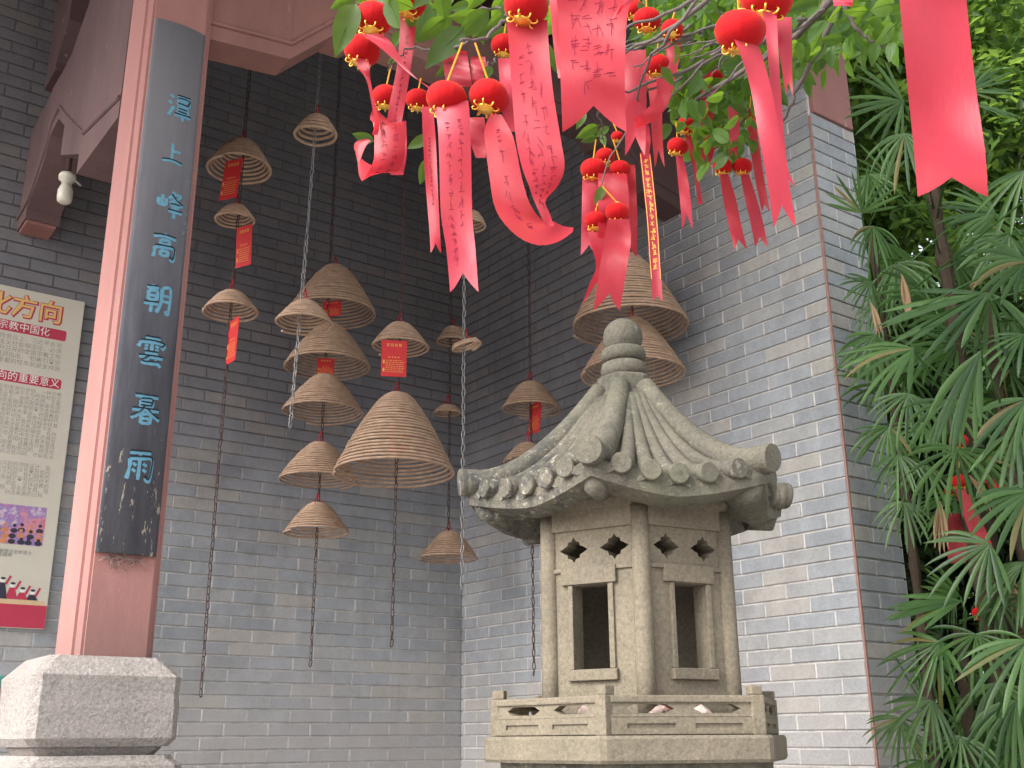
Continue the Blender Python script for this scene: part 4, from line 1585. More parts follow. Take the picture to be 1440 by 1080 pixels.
def red_lantern(x, y, rx, d, label, tx=0, ty=0, cord=None):
    """velvet ball lantern; tx/ty lean; cord = photo point where its gold cord is tied"""
    c = P(x, y, d)
    R = rx*d/F
    t = thing('red_lantern', label, 'lantern', c, LG)
    t.scale = (R, R, R)
    t.rotation_euler = (tx, ty, random.uniform(0, 1))
    for me in LMESH:
        o = bpy.data.objects.new(me.name, me)
        COL.objects.link(o)
        o.parent = t
        WORLD[o.name] = Vector(c)
    topw = c+WZ*R*.86
    if cord:
        e = P(cord[0], cord[1], d+(cord[2] if len(cord) > 2 else 0))
    else:
        e = topw+Vector((0, 0, R*1.2))
    m = MB()
    rel = lambda p: (p-c)
    Rm = t.rotation_euler.to_matrix().inverted()
    pts = [topw, topw+(e-topw)*.5+Vector((0, 0, -.0)), e]
    m.tube([Rm @ (p-c)/R for p in pts], .0016/R, 5)
    me = bpy.data.meshes.new('cord')
    me.from_pydata(m.v, [], m.f)
    me.materials.append(M['cord'])
    o = bpy.data.objects.new('cord', me)
    COL.objects.link(o)
    o.parent = t
    return t

RG = 'red wish ribbons tied in the branches'
def ribbon(d, pts, label, notch=.0, ink=0, seed=0, n=34, gold=False, cat='ribbon', mat='ribbon'):
    """pts: (x, y, width px[, twist depth m, depth offset m, width angle deg])"""
    full = []
    for p in pts:
        p = tuple(p)+(0,)*(6-len(p))
        full.append(p)
    r = random.Random(seed+int(pts[0][0]*3+pts[0][1]))
    nc = 7
    phs = [r.uniform(0, 6) for _ in range(4)]
    smp = crom(full, 60)
    HF = Vector((sin(YAW), cos(YAW), 0))
    h0 = ray(full[0][0], full[0][1]).dot(HF)
    def S(u, v):
        """u 0..1 across, v 0..1 along"""
        k = max(0, min(.9999, v))*59
        i = int(k); f = k-i
        a, b = smp[i], smp[min(i+1, 59)]
        x, y, w_, tw, dd, ang = (p+(q-p)*f for p, q in zip(a, b))
        s = (u-.5)*w_
        aa = radians(ang)
        depth = d+dd+tw*(u-.5)
        # gentle cockling of the cloth
        wm = w_*d/F
        depth += wm*(.09*sin(v*7+phs[0]+u*2.0)+.05*sin(v*15+phs[1]-u*3)+.07*(2*u-1)**2*sin(v*3+phs[2]))
        X_, Y_ = x+s*cos(aa), y+s*sin(aa)
        return P(X_, Y_, depth*h0/ray(X_, Y_).dot(HF))       # hangs plumb
    m = MB()
    m.open = True
    rows = []
    for i in range(n+1):
        row = []
        for j in range(nc):
            u = j/(nc-1)
            vend = 1-notch*(1-abs(2*u-1))
            vs0 = i/n*vend
            if notch and i == n:
                vs0 += r.uniform(-.004, .002)
            row.append(S(u, vs0))
        rows.append(row)
    m.grid(rows, True)
    o = m.build('red_ribbon', M[mat])
    tag(o, label, cat, RG)
    if ink:
        mk = MB()
        mk.open = True
        def put(u0, v0, u1, v1, wd):
            steps = 3
            for q in range(steps):
                ua, va = u0+(u1-u0)*q/steps, v0+(v1-v0)*q/steps
                ub, vb = u0+(u1-u0)*(q+1)/steps, v0+(v1-v0)*(q+1)/steps
                A, B = S(ua, va), S(ub, vb)
                t = (B-A)
                if t.length < 1e-6:
                    continue
                nrm = (CAM-A).normalized()
                sd = t.cross(nrm).normalized()*wd
                off = nrm*.0016
                mk.add([A-sd+off, A+sd+off, B+sd+off, B-sd+off], [(0, 1, 2, 3)])
        lenv = sum((P(smp[i+1][0], smp[i+1][1], d)-P(smp[i][0], smp[i][1], d)).length for i in range(59))
        wid = max(p[2] for p in full)*d/F
        for col in range(ink):
            u = (col+.5)/ink*.72+.14
            if gold:
                u = .5
            v = .08 if gold else r.uniform(.12, .25)
            cs = wid*(.42 if gold else (.17 if ink > 1 else .2))
            dv = cs*1.45/lenv
            end = .80 if gold else r.uniform(.62, .86)
            while v < end:
                hu = cs/wid/2*1.0
                hv = dv*.36
                for q in range(7 if gold else r.randint(3, 6)):
                    kind = r.random()
                    cu, cv = u+r.uniform(-.5, .5)*hu, v+r.uniform(-.8, .8)*hv
                    if kind < .5:
                        put(cu-hu*r.uniform(.4, .9), cv+r.uniform(-.1, .1)*hv, cu+hu*r.uniform(.4, .9), cv-r.uniform(0, .3)*hv, .0011 if gold else .00034)
                    elif kind < .8:
                        put(cu, cv-hv*.7, cu+r.uniform(-.1, .1)*hu, cv+hv*.7, .0009 if gold else .00032)
                    else:
                        put(cu, cv-hv*.5, cu+r.choice((-1, 1))*hu*.8, cv+hv*.7, .0009 if gold else .0003)
                v += dv
        if gold:
            for u in (.07, .93):
                for q in range(40):
                    put(u, .02+q*.82/40, u, .02+(q+1)*.82/40, .0007)
        tag(mk.build('gold_characters' if gold else 'handwriting', M['goldprint'] if gold else M['ink'], o), kind='stuff')
    return o

# ---- lanterns (photo x, y, radius, distance)
red_lantern(525, 26, 27, 1.85, 'leftmost upper red lantern, next to the big light green leaf', .1, .1, (523, -6))
red_lantern(509, 71, 26, 1.92, 'red lantern just below and behind the leftmost upper one', .25, .1, (512, 45, .01))
red_lantern(575, 3, 25, 1.9, 'red lantern cut by the top edge beside the leftmost pair', .2, 0, (575, -40))
red_lantern(543, 136, 20, 2.1, 'small red lantern half covered by the looped ribbon at the left', .1, 0, (550, 92))
red_lantern(588, 140, 18, 2.08, 'small red lantern peeping out left of the middle pair', .1, 0, (592, 110))
red_lantern(628, 138, 29, 1.72, 'left one of the middle pair of lanterns on yellow cords', .2, .0, (650, 60))
red_lantern(687, 136, 28, 1.72, 'right one of the middle pair of lanterns on yellow cords', .2, .15, (668, 60))
red_lantern(709, 64, 19, 1.9, 'red lantern half hidden left of the wide handwritten ribbon', .1, 0, (712, 30))
red_lantern(740, 8, 32, 1.6, 'red lantern above the wide handwritten ribbon at the top edge', .25, 0, (742, -40))
red_lantern(1041, 43, 36, 1.42, 'large bright red lantern near the top, right of the tangled twigs', .25, -.25, (1038, -8))
red_lantern(1078, -1, 37, 1.5, 'red lantern cut by the top edge, right of the large bright one', .2, 0, (1080, -50))
red_lantern(965, 177, 14, 2.7, 'dark red lantern under the twigs, upper of two left of the pier', .3, 0, (963, 150))
red_lantern(953, 206, 15, 2.65, 'dark red lantern under the twigs, lower of two left of the pier', .3, 0, (951, 172))
red_lantern(1016, 234, 14, 2.8, 'left one of the twin dark red lanterns before the brick pier', .15, 0, (1014, 205))
red_lantern(1044, 234, 14, 2.8, 'right one of the twin dark red lanterns before the brick pier', .15, 0, (1040, 208))
red_lantern(835, 238, 19, 2.3, 'left red lantern in the hanging cluster above the large coil', .15, 0, (838, 196))
red_lantern(851, 220, 14, 2.38, 'topmost red lantern in the hanging cluster above the large coil', .1, 0, (848, 190))
red_lantern(872, 238, 15, 2.3, 'right red lantern in the hanging cluster above the large coil', .15, 0, (862, 196))
red_lantern(838, 310, 16, 2.25, 'ridged red lantern low in the cluster, lower left of the small green leaf', .1, 0, (846, 268))
red_lantern(868, 298, 17, 2.22, 'red lantern low in the cluster, right of the small green leaf', .15, -.2, (847, 262))
red_lantern(868, 192, 9, 2.4, 'tiny red lantern at the end of the swallow-tailed wide ribbon', .1, 0, (862, 172))
red_lantern(910, 28, 20, 2.3, 'dull red ribbed lantern behind the bare twigs at the top', .1, 0, (909, -8))
red_lantern(893, 14, 15, 2.5, 'small dull lantern behind the ribbed one at the top', .1, 0, (893, -14))
red_lantern(945, 42, 16, 2.2, 'small red lantern tangled among the bare twigs', .1, .4, (950, 14))
red_lantern(924, 92, 19, 2.3, 'red lantern mostly hidden by a dull leaf under the twigs', .2, 0, (926, 56))
red_lantern(1003, 110, 15, 2.6, 'shadowed red lantern in the dark leaves below the bright large one', .3, 0, (1003, 76))
red_lantern(1055, 162, 11, 2.7, 'small shadowed lantern behind the long pale ribbon', .2, 0, (1056, 135))
red_lantern(1348, 620, 13, 3.95, 'topmost red lantern in the palms', .1, 0, (1348, 592))
red_lantern(1350, 677, 12, 3.9, 'red lantern in the palms above the slanting ribbon', .1, 0, (1349, 640))
red_lantern(1336, 690, 8, 4.05, 'small dark lantern hidden left in the palms', .1, 0, (1336, 668))
red_lantern(1408, 690, 13, 4.1, 'dim red lantern in the palms near the right edge', .1, .3, (1400, 668))
red_lantern(1378, 862, 11, 3.9, 'lone round red lantern low in the palms', .1, 0, (1375, 838))

# ---- ribbons
ribbon(1.82, [(522, 48, 30), (540, 62, 24, .01), (562, 88, 17, .015, 0, 25), (582, 108, 15, .015, 0, 35), (604, 124, 24, .01, 0, 40), (618, 132, 20, 0, 0, 40)], 'thin twisted ribbon running down from the leftmost lantern to the middle pair')
ribbon(1.9, [(508, 80, 18), (512, 96, 16), (518, 112, 6, .02), (524, 140, 5, .02), (530, 172, 7, .02), (527, 190, 8)], 'narrow edge-on ribbon below the lower left lantern')
ribbon(1.95, [(575, 14, 24), (572, 60, 21), (567, 100, 20), (558, 150, 22), (552, 190, 18), (553, 214, 10)], 'long upright ribbon from the lantern at the top left edge', .12, 1, 3)
ribbon(1.88, [(530, 152, 10, .02, 0, 60), (538, 168, 36, .01, .01, 10), (547, 175, 44, 0, 0, 0), (548, 205, 43), (546, 226, 42, .01), (536, 243, 38, .03, 0, 0), (515, 243, 26, .03, 0, -60), (502, 225, 22, .02, .02, -100), (506, 205, 16, .01, .03, -140), (518, 196, 8, 0, .03, -160)], 'ribbon with a curled loop at its foot at the far left', 0, 2, 4)
ribbon(1.97, [(562, 170, 18), (562, 215, 20), (558, 246, 18)], 'short ribbon tail behind the curled loop at the left')
ribbon(1.70, [(634, 146, 50, 0, 0, -12), (638, 172, 46), (640, 220, 45), (642, 300, 44), (648, 350, 41), (653, 411, 40)], 'tallest middle ribbon with a deep swallow tail, below the left middle lantern', .10, 2, 5)
ribbon(1.78, [(601, 150, 16), (604, 200, 18), (607, 260, 17), (611, 320, 15), (613, 356, 15)], 'narrow dark red ribbon close behind the tallest middle one', .12, 1, 6)
ribbon(1.70, [(697, 161, 16), (699, 180, 34), (703, 200, 42), (712, 255, 46), (722, 292, 52), (740, 315, 56, .01, 0, -6), (766, 328, 42, .02, 0, -50), (788, 329, 24, .02, .01, -70), (806, 323, 6, .01, .02, -80)], 'broad ribbon sweeping to the right at its foot, under the right middle lantern', 0, 1, 7)
ribbon(1.6, [(741, 28, 58), (744, 70, 56), (749, 130, 58), (757, 195, 63), (764, 235, 60), (764, 262, 40, .02), (759, 282, 16, .03), (766, 300, 14, .02), (773, 318, 12)], 'wide handwritten ribbon narrowing to a fold, below the lantern at the top edge', 0, 3, 8)
ribbon(1.75, [(712, 82, 24), (716, 130, 24), (722, 185, 26)], 'short red ribbon half hidden left of the wide handwritten ribbon')
ribbon(1.15, [(838, -30, 120), (834, 20, 98), (833, 80, 92), (834, 130, 90), (836, 186, 90)], 'widest hanging ribbon near the top with four columns of handwriting and a notch', .17, 4, 9)
ribbon(1.13, [(900, -20, 40, 0, 0, -30), (886, 5, 34, .01, 0, -40), (866, 18, 22, 0, 0, -55)], 'crumpled ribbon knot at the top right of the widest handwritten ribbon')
ribbon(1.3, [(782, -20, 22), (785, 60, 14), (790, 110, 10)], 'pale narrow ribbon strip left of the widest handwritten ribbon')
ribbon(2.3, [(893, 70, 30), (893, 120, 32), (894, 170, 30), (893, 219, 28)], 'pale pink ribbon with a swallow tail right of the widest one', .2, 0, 10)
ribbon(2.25, [(931, 110, 18), (934, 130, 20), (926, 150, 20, .01, 0, 25), (908, 166, 18, .02, 0, 55), (893, 173, 14, .02, 0, 80)], 'ribbon curving in a half loop beneath the twigs')
ribbon(2.3, [(905, 176, 16), (909, 200, 12), (907, 222, 9)], 'short ribbon tail hanging from the half loop')
ribbon(2.28, [(907, 215, 15), (912, 260, 15), (917, 310, 15), (921, 370, 15), (925, 424, 14)], 'long narrow red band printed with gold characters in a column', .06, 1, 11, 34, True)
ribbon(2.3, [(829, 248, 20), (829, 300, 22), (828, 359, 23)], 'ribbon at the left edge of the hanging cluster', .16)
ribbon(2.27, [(861, 244, 40), (863, 290, 44), (860, 334, 38)], 'ribbon behind the lower lanterns of the hanging cluster')
ribbon(2.2, [(870, 308, 30), (868, 340, 38), (862, 380, 38), (853, 437, 37)], 'front ribbon of the hanging cluster, in front of the large coil', .16, 0, 12)
ribbon(2.24, [(839, 326, 26), (845, 350, 24), (848, 376, 20), (840, 398, 26, .02, 0, -20), (830, 424, 26, .02, 0, -25)], 'ribbon with a flared bright tail left of the front cluster ribbon', .3)
ribbon(2.33, [(883, 232, 20), (886, 300, 20), (886, 362, 19)], 'pink ribbon at the right edge of the hanging cluster', .15)
ribbon(2.3, [(845, 232, 18), (850, 262, 22), (852, 290, 18)], 'small ribbon between the upper lanterns of the hanging cluster')
ribbon(2.64, [(955, 218, 9), (960, 250, 14), (964, 285, 15), (967, 322, 15)], 'narrow dark ribbon below the lower of two lanterns left of the pier', .2)
ribbon(2.7, [(967, 190, 9), (977, 235, 6, .01), (985, 287, 6)], 'very thin ribbon below the upper of two lanterns left of the pier')
ribbon(2.79, [(1018, 245, 12), (1026, 280, 18), (1033, 315, 18), (1042, 351, 18)], 'short ribbon below the left twin lantern before the brick pier', .16)
ribbon(2.79, [(1047, 245, 12), (1056, 280, 17), (1064, 312, 18), (1071, 348, 18)], 'short ribbon below the right twin lantern before the brick pier', .16)
ribbon(1.4, [(1048, 58, 36, 0, 0, 20), (1058, 82, 30, .015), (1070, 125, 29), (1080, 180, 30), (1093, 250, 30), (1104, 320, 32)], 'long pale red ribbon below the large bright lantern, crossing the pier', .10, 0, 13)
ribbon(1.48, [(1082, 12, 20), (1086, 60, 16), (1090, 120, 15), (1096, 200, 15), (1102, 240, 14), (1112, 263, 14)], 'narrow ribbon right beside the long pale one on the pier', .15)
ribbon(1.55, [(1101, 24, 24), (1104, 60, 20), (1107, 100, 14), (1110, 134, 10)], 'short shadowed ribbon behind the narrow one at the pier top', .2)
ribbon(2.65, [(1056, 168, 12), (1062, 210, 13), (1068, 250, 13), (1077, 298, 11)], 'dark red ribbon half hidden behind the long pale one', .1)
ribbon(2.55, [(1000, 118, 22), (997, 145, 24), (992, 182, 12)], 'pink ribbon tag hanging in the dark leaves', .0)
ribbon(2.6, [(1004, 180, 20, .01, 0, -20), (996, 210, 18), (992, 238, 10)], 'torn pink ribbon scrap among the dark leaves', .4)
ribbon(.86, [(1308, -40, 94), (1312, 0, 94), (1324, 120, 96), (1335, 210, 100), (1340, 277, 99)], 'very large near ribbon hanging in front of the palms', .125, 0, 14)
ribbon(1.3, [(1184, -14, 32), (1186, 9, 26)], 'scrap of red ribbon at the top edge above the pier', .1)
ribbon(2.1, [(640, 72, 32), (642, 95, 36), (646, 122, 36)], 'dull ribbon behind the yellow cords of the middle pair')
ribbon(2.1, [(672, 80, 20), (674, 100, 24), (678, 122, 24)], 'dull narrow ribbon behind the right yellow cord of the middle pair')
ribbon(2.4, [(915, 100, 16), (922, 140, 17), (924, 190, 15), (928, 236, 14)], 'dark narrow ribbon among the twigs right of the pale pink one', .2)
ribbon(2.5, [(948, 60, 20), (944, 90, 20), (938, 130, 15)], 'short red ribbon among the twigs, left of the large bright lantern', .25)
ribbon(2.55, [(1030, 150, 14), (1033, 185, 14), (1030, 222, 10)], 'little shadowed ribbon between dark leaves above the twin lanterns', .2)
ribbon(2.05, [(668, 165, 26), (672, 195, 24), (676, 222, 14)], 'faint pink ribbon between the two middle ribbons')
ribbon(2.3, [(942, 60, 12), (943, 85, 10), (940, 118, 7)], 'thin ribbon below the small lantern tangled in the twigs')
ribbon(3.88, [(1352, 688, 17), (1362, 715, 21), (1374, 745, 24), (1384, 768, 24)], 'faded ribbon slanting down in the palms below a red lantern', .0, mat='faded')
ribbon(4.0, [(1346, 722, 24), (1348, 755, 30), (1346, 792, 26)], 'dark faded ribbon hanging deep in the palms', mat='faded')
ribbon(4.1, [(1404, 690, 22), (1396, 680, 20), (1386, 672, 16)], 'crumpled faded ribbon near the right edge in the palms', mat='faded')

# ================================================================== OVERHANGING TREE
tree_at = Vector((-.9, -6.2, 0))
tree = thing('overhanging_tree', 'broad-leaved tree whose leafy twigs with lanterns and ribbons hang over the top', 'tree', tree_at)
m = MB()
tp = [Vector((-.9, -6.2, 0)), Vector((-.95, -6.15, 1.2)), Vector((-1.1, -6.0, 2.4)), Vector((-1.35, -5.7, 3.3))]
m.tube(crom([tuple(p) for p in tp], 16), [.14-.004*i for i in range(16)], 12)
m.build('trunk', M['bark'], tree)
def twig(pts, r0, r1, kind='branch', n=14, j=.004):
    q = crom([tuple(P(*p)) for p in pts], n)
    r = random.Random(int(pts[0][0]+pts[-1][1]))
    q = [Vector(p)+Vector((r.uniform(-j, j), r.uniform(-j, j), r.uniform(-j, j))) for p in q]
    m = MB()
    m.tube(q, [r0+(r1-r0)*i/(n-1) for i in range(n)], 7)
    m.build(kind, M['bark'], tree)
    return q
limb = crom([tuple(tp[-1]), tuple(P(1500, -420, 1.9)), tuple(P(1330, -160, 2.2)), tuple(P(1200, -30, 2.3))], 16)
m = MB(); m.tube([Vector(p) for p in limb], [.085-.0045*i for i in range(16)], 9)
m.build('branch', M['bark'], tree)
limb = crom([tuple(P(1330, -160, 2.2)), tuple(P(1050, -170, 1.9)), tuple(P(760, -110, 1.75)), tuple(P(560, -40, 1.8))], 16)
m = MB(); m.tube([Vector(p) for p in limb], [.022-.0010*i for i in range(16)], 8)
m.build('branch', M['bark'], tree)
TW = [
 ([(1200, -30, 2.3), (1150, 20, 2.3), (1090, 70, 2.4), (1010, 120, 2.5), (950, 160, 2.6)], .011, .003),
 ([(1190, -20, 2.3), (1165, 40, 2.3), (1140, 90, 2.35), (1118, 130, 2.4), (1116, 145, 2.4), (1100, 172, 2.45)], .008, .0025),
 ([(1130, 30, 2.3), (1040, 60, 2.35), (960, 100, 2.3), (900, 120, 2.25), (870, 135, 2.2)], .007, .0018),
 ([(1010, -20, 2.1), (960, 30, 2.15), (900, 62, 2.2), (872, 78, 2.2)], .006, .002),
 ([(990, -10, 2.1), (940, 50, 2.1), (905, 100, 2.2), (893, 170, 2.3), (885, 205, 2.3)], .004, .0015),
 ([(975, 0, 2.0), (930, 22, 2.0), (880, 40, 2.0), (865, 50, 2.0)], .004, .0015),
 ([(1080, 60, 2.4), (1000, 82, 2.3), (930, 150, 2.3), (880, 180, 2.3)], .004, .0013),
 ([(960, 110, 2.4), (905, 130, 2.3), (880, 185, 2.3), (862, 215, 2.28), (846, 268, 2.25)], .003, .0012),
 ([(1060, 20, 2.3), (980, 45, 2.25), (925, 75, 2.2), (890, 95, 2.2)], .0035, .0013),
 ([(715, 22, 1.8), (700, 40, 1.8), (680, 55, 1.78), (655, 58, 1.76), (648, 55, 1.75)], .0042, .002),
 ([(745, -40, 1.8), (730, 0, 1.8), (715, 22, 1.8), (702, 10, 1.82), (670, 14, 1.85)], .005, .0017),
 ([(700, 78, 1.9), (690, 88, 1.88), (680, 100, 1.86)], .0022, .0012),
 ([(590, -30, 1.85), (560, 4, 1.85), (520, 6, 1.84), (498, 5, 1.84)], .004, .0016),
 ([(660, 60, 1.78), (620, 72, 1.85), (580, 66, 1.9), (560, 82, 1.9), (545, 96, 2.0)], .0026, .0012),
 ([(1090, 75, 2.4), (1060, 150, 2.6), (1030, 190, 2.7), (1012, 210, 2.75)], .004, .0015),
 ([(1000, 130, 2.5), (975, 150, 2.6), (962, 172, 2.68), (951, 180, 2.66)], .003, .0013),
 ([(1180, -10, 2.2), (1205, 40, 2.2), (1225, 56, 2.2), (1245, 66, 2.2)], .005, .0018),
 ([(838, 150, 2.0), (845, 175, 2.2), (848, 195, 2.3)], .0022, .0012),
]
for k in range(26):
    r_ = random.Random(900+k)
    x0_, y0_ = r_.uniform(960, 1160), r_.uniform(-10, 60)
    a_ = radians(r_.uniform(125, 175))
    L_ = r_.uniform(70, 190)
    d_ = r_.uniform(2.1, 2.8)
    TW.append(([(x0_, y0_, d_), (x0_+L_*.35*cos(a_), y0_+L_*.35*sin(a_)+r_.uniform(-8, 8), d_), (x0_+L_*.7*cos(a_), y0_+L_*.7*sin(a_)+r_.uniform(-6, 10), d_), (x0_+L_*cos(a_), y0_+L_*sin(a_)+r_.uniform(0, 22), d_)], r_.uniform(.003, .005), .001))
BR = [twig(*a) for a in TW]
# leaves: one shared mesh in four bent variants
def leaf_mesh(k):
    r = random.Random(k)
    m = MB()
    bend = r.uniform(-.25, .05)
    fold = r.uniform(.10, .24)
    rows = []
    n = 9
    for i in range(n+1):
        t = i/n
        wd = .235*(sin(pi*min(t**.72, 1))**.85)*(1 if t < .8 else 1-.35*(t-.8)/.2)
        if i == n: wd = .004
        if i == 0: wd = .012
        z = bend*t*t+.03*sin(t*5+k)
        wave = .012*sin(t*17+k)
        rows.append([Vector((-wd, t, z+fold*wd+wave)), Vector((-wd*.5, t, z+fold*wd*.42)), Vector((0, t, z)), Vector((wd*.5, t, z+fold*wd*.42)), Vector((wd, t, z+fold*wd-wave))])
    m.grid(rows, True)
    m.tube([Vector((0, -.16, .02)), Vector((0, 0, 0))], .010, 4)
    m.tube([Vector((0, 0, .004)), Vector((0, .5, bend*.25+.004)), Vector((0, .98, bend*.95+.004))], [.010, .006, .002], 4)
    return rawmesh_open(m, 'leaf', M['leaf'])
def rawmesh_open(mb, nm, mat):
    me = bpy.data.meshes.new(nm)
    me.from_pydata(mb.v, [], mb.f)
    me.polygons.foreach_set('use_smooth', mb.sm)
    me.materials.append(mat)
    return me
LEAF = [leaf_mesh(k) for k in range(5)]
nleaf = 0
spare = MB(); spare.open = True
def leaf(base, tip, d, dd=0.0, roll=0.0, rr=random):
    """a leaf from photo point base to tip; dd makes the tip nearer or farther; roll about its axis"""
    global nleaf
    A, B = P(base[0], base[1], d), P(tip[0], tip[1], d+dd)
    Yv = (B-A)
    L = Yv.length
    Yv = Yv/L
    Nn = (CAM-A).normalized()
    Nn = (Nn-Yv*Nn.dot(Yv)).normalized()
    Xv = Yv.cross(Nn)
    Nn, Xv = Nn*cos(roll)+Xv*sin(roll), Xv*cos(roll)-Nn*sin(roll)
    mat = Matrix(((Xv.x*L, Yv.x*L, Nn.x*L, A.x), (Xv.y*L, Yv.y*L, Nn.y*L, A.y), (Xv.z*L, Yv.z*L, Nn.z*L, A.z), (0, 0, 0, 1)))
    me = LEAF[rr.randrange(5)]
    if nleaf < 296:
        o = bpy.data.objects.new('leaf', me)
        COL.objects.link(o)
        o.parent = tree
        mat.translation = A-tree_at
        o.matrix_local = mat
    else:
        o_ = len(spare.v)
        spare.v += [mat @ v.co for v in me.vertices]
        spare.f += [[i+o_ for i in p.vertices] for p in me.polygons]
        spare.sm += [True]*len(me.polygons)
    nleaf += 1
r5 = random.Random(55)
BIG = [((500, 6), (469, 73), 1.83), ((499, -6), (464, 13), 1.85), ((526, 198), (495, 188), 2.0), ((604, 192), (571, 208), 2.0), ((602, 224), (591, 259), 2.05),
       ((652, 38), (597, 92), 1.82), ((626, 24), (584, 60), 1.95), ((680, 24), (630, 24), 1.9), ((662, 6), (631, 14), 1.92), ((707, 20), (684, 44), 1.9),
       ((713, 40), (688, 52), 1.92), ((691, 94), (680, 112), 2.0), ((562, 44), (553, 68), 1.95), ((943, 175), (920, 201), 2.4), ((823, 158), (810, 180), 2.2),
       ((838, 192), (819, 200), 2.3), ((841, 177), (811, 195), 2.3), ((856, 178), (837, 193), 2.28), ((849, 262), (836, 288), 2.25), ((846, 190), (852, 206), 2.3),
       ((1168, 70), (1168, 97), 2.3), ((1200, 60), (1205, 82), 2.3), ((1232, 58), (1226, 92), 2.25), ((1205, 18), (1183, 32), 2.25), ((1222, 30), (1246, 40), 2.2),
       ((1185, 52), (1152, 60), 2.3), ((1160, 60), (1140, 92), 2.35), ((1240, 66), (1262, 78), 2.3), ((1215, 60), (1190, 84), 2.3), ((545, 20), (560, 42), 2.0),
       ((600, 8), (575, 22), 2.0), ((760, 60), (782, 96), 2.0), ((778, 90), (788, 106), 2.0), ((640, 90), (612, 108), 2.1), ((560, 78), (545, 90), 2.0),
       ((1025, 190), (1040, 200), 2.7), ((1000, 205), (990, 222), 2.7), ((1120, 96), (1148, 120), 2.4), ((1133, 112), (1140, 136), 2.4), ((930, 95), (950, 120), 2.2)]
for b, t, d in BIG:
    leaf(b, t, d, r5.uniform(-.02, .01), r5.uniform(-.35, .35), r5)
def scatter(n, poly, lo, hi, d0, d1, seed, slope=None):
    r = random.Random(seed)
    xs = [p[0] for p in poly]; ys = [p[1] for p in poly]
    def inside(x, y):
        c = False
        for i in range(len(poly)):
            (x1, y1), (x2, y2) = poly[i-1], poly[i]
            if (y1 > y) != (y2 > y) and x < (x2-x1)*(y-y1)/(y2-y1)+x1:
                c = not c
        return c
    k = 0
    while k < n:
        x, y = r.uniform(min(xs), max(xs)), r.uniform(min(ys), max(ys))
        if not inside(x, y):
            continue
        L = r.uniform(lo, hi)
        a = r.gauss(radians(115), .8)
        leaf((x, y), (x+L*cos(a), y+L*sin(a)), r.uniform(d0, d1), r.uniform(-.05, .05), r.uniform(-1.1, 1.1), r)
        k += 1
scatter(95, [(905, -10), (1130, -10), (1130, 70), (1060, 150), (1060, 215), (985, 235), (940, 150), (890, 90)], 22, 40, 2.3, 2.9, 1)
scatter(60, [(1100, -20), (1275, -20), (1275, 60), (1200, 85), (1130, 110), (1100, 100)], 24, 38, 2.1, 2.5, 2)
scatter(26, [(490, -30), (720, -30), (720, 12), (640, 22), (560, 10), (490, -8)], 40, 62, 1.8, 2.1, 3)
scatter(16, [(750, -20), (900, -20), (900, 20), (870, 60), (760, 40)], 30, 46, 2.0, 2.3, 4)
scatter(950, [(905, -30), (1160, -30), (1150, 60), (1060, 150), (1060, 200), (985, 220), (940, 140), (890, 90)], 14, 27, 2.45, 3.2, 5)
scatter(420, [(1090, -60), (1300, -60), (1275, 40), (1200, 70), (1110, 100)], 18, 30, 2.4, 3.0, 6)
# the rest of the crown, above the picture, shades the lantern
rc = random.Random(77)
for k in range(5200):
    cc = (Vector((-3.7, -4.6, 5.6)), Vector((-2.5, -4.3, 5.5)), Vector((-1.9, -4.9, 5.9)), Vector((-4.4, -5.3, 5.8)), Vector((-3.0, -5.2, 6.0)), Vector((-1.5, -4.1, 5.5)))[rc.randrange(6)]
    p = cc+Vector((rc.gauss(0, .42), rc.gauss(0, .35), rc.gauss(0, .22)))
    if p.z < 5.05:
        continue
    d_ = Vector((rc.gauss(0, 1), rc.gauss(0, 1), rc.gauss(-.3, .4))).normalized()
    s_ = d_.cross(Vector((rc.gauss(0, .4), rc.gauss(0, .4), 1))).normalized()
    L = rc.uniform(.07, .12)
    spare.add([p, p+d_*L*.45+s_*L*.24, p+d_*L, p+d_*L*.45-s_*L*.24], [(0, 1, 2, 3)], True)
if spare.v:
    tag(spare.build('leaf_mass', M['leaf'], tree), kind='stuff')
# ================================================================== PALMS AND TREES ON THE RIGHT
def frond_mesh(L, spread, nl, droop, A, Nn, hub, r, width=.068, dry=False):
    """fan frond: nl pleated leaflets from the hub along axis A in the plane with normal Nn"""
    m = MB()
    m.open = True
    S_ = A.cross(Nn).normalized()
    for i in range(nl):
        f = (i/(nl-1)-.5) if nl > 1 else 0
        th = radians(spread)*f+r.uniform(-.05, .05)
        D = (A*cos(th)+S_*sin(th)).normalized()
        D = (D+Nn*r.uniform(-.12, .12)).normalized()
        ln = L*(1-.32*abs(2*f)**2)*r.uniform(.86, 1.1)
        w_ = L*width*r.uniform(.8, 1.15)
        side = Nn.cross(D).normalized()
        rows = []
        ns = 7
        p = Vector(hub)
        dcur = D.copy()
        step = ln/ns
        dr = droop*r.uniform(.7, 1.8)
        for q in range(ns+1):
            t = q/ns
            wd = w_*(.22+.78*min(1, t/.35))*(1 if t < .7 else 1-.86*((t-.7)/.3)**1.6)
            up = side.cross(dcur).normalized()
            fold = wd*.30
            rows.append([p-side*wd*.5+up*fold*.6, p+Vector((0, 0, 0)), p+side*wd*.5+up*fold*.6])
            dcur = (dcur+Vector((0, 0, -1))*dr*(.35+t)*.33).normalized()
            p = p+dcur*step
        m.grid(rows, True)
    return m
PALMS = {}
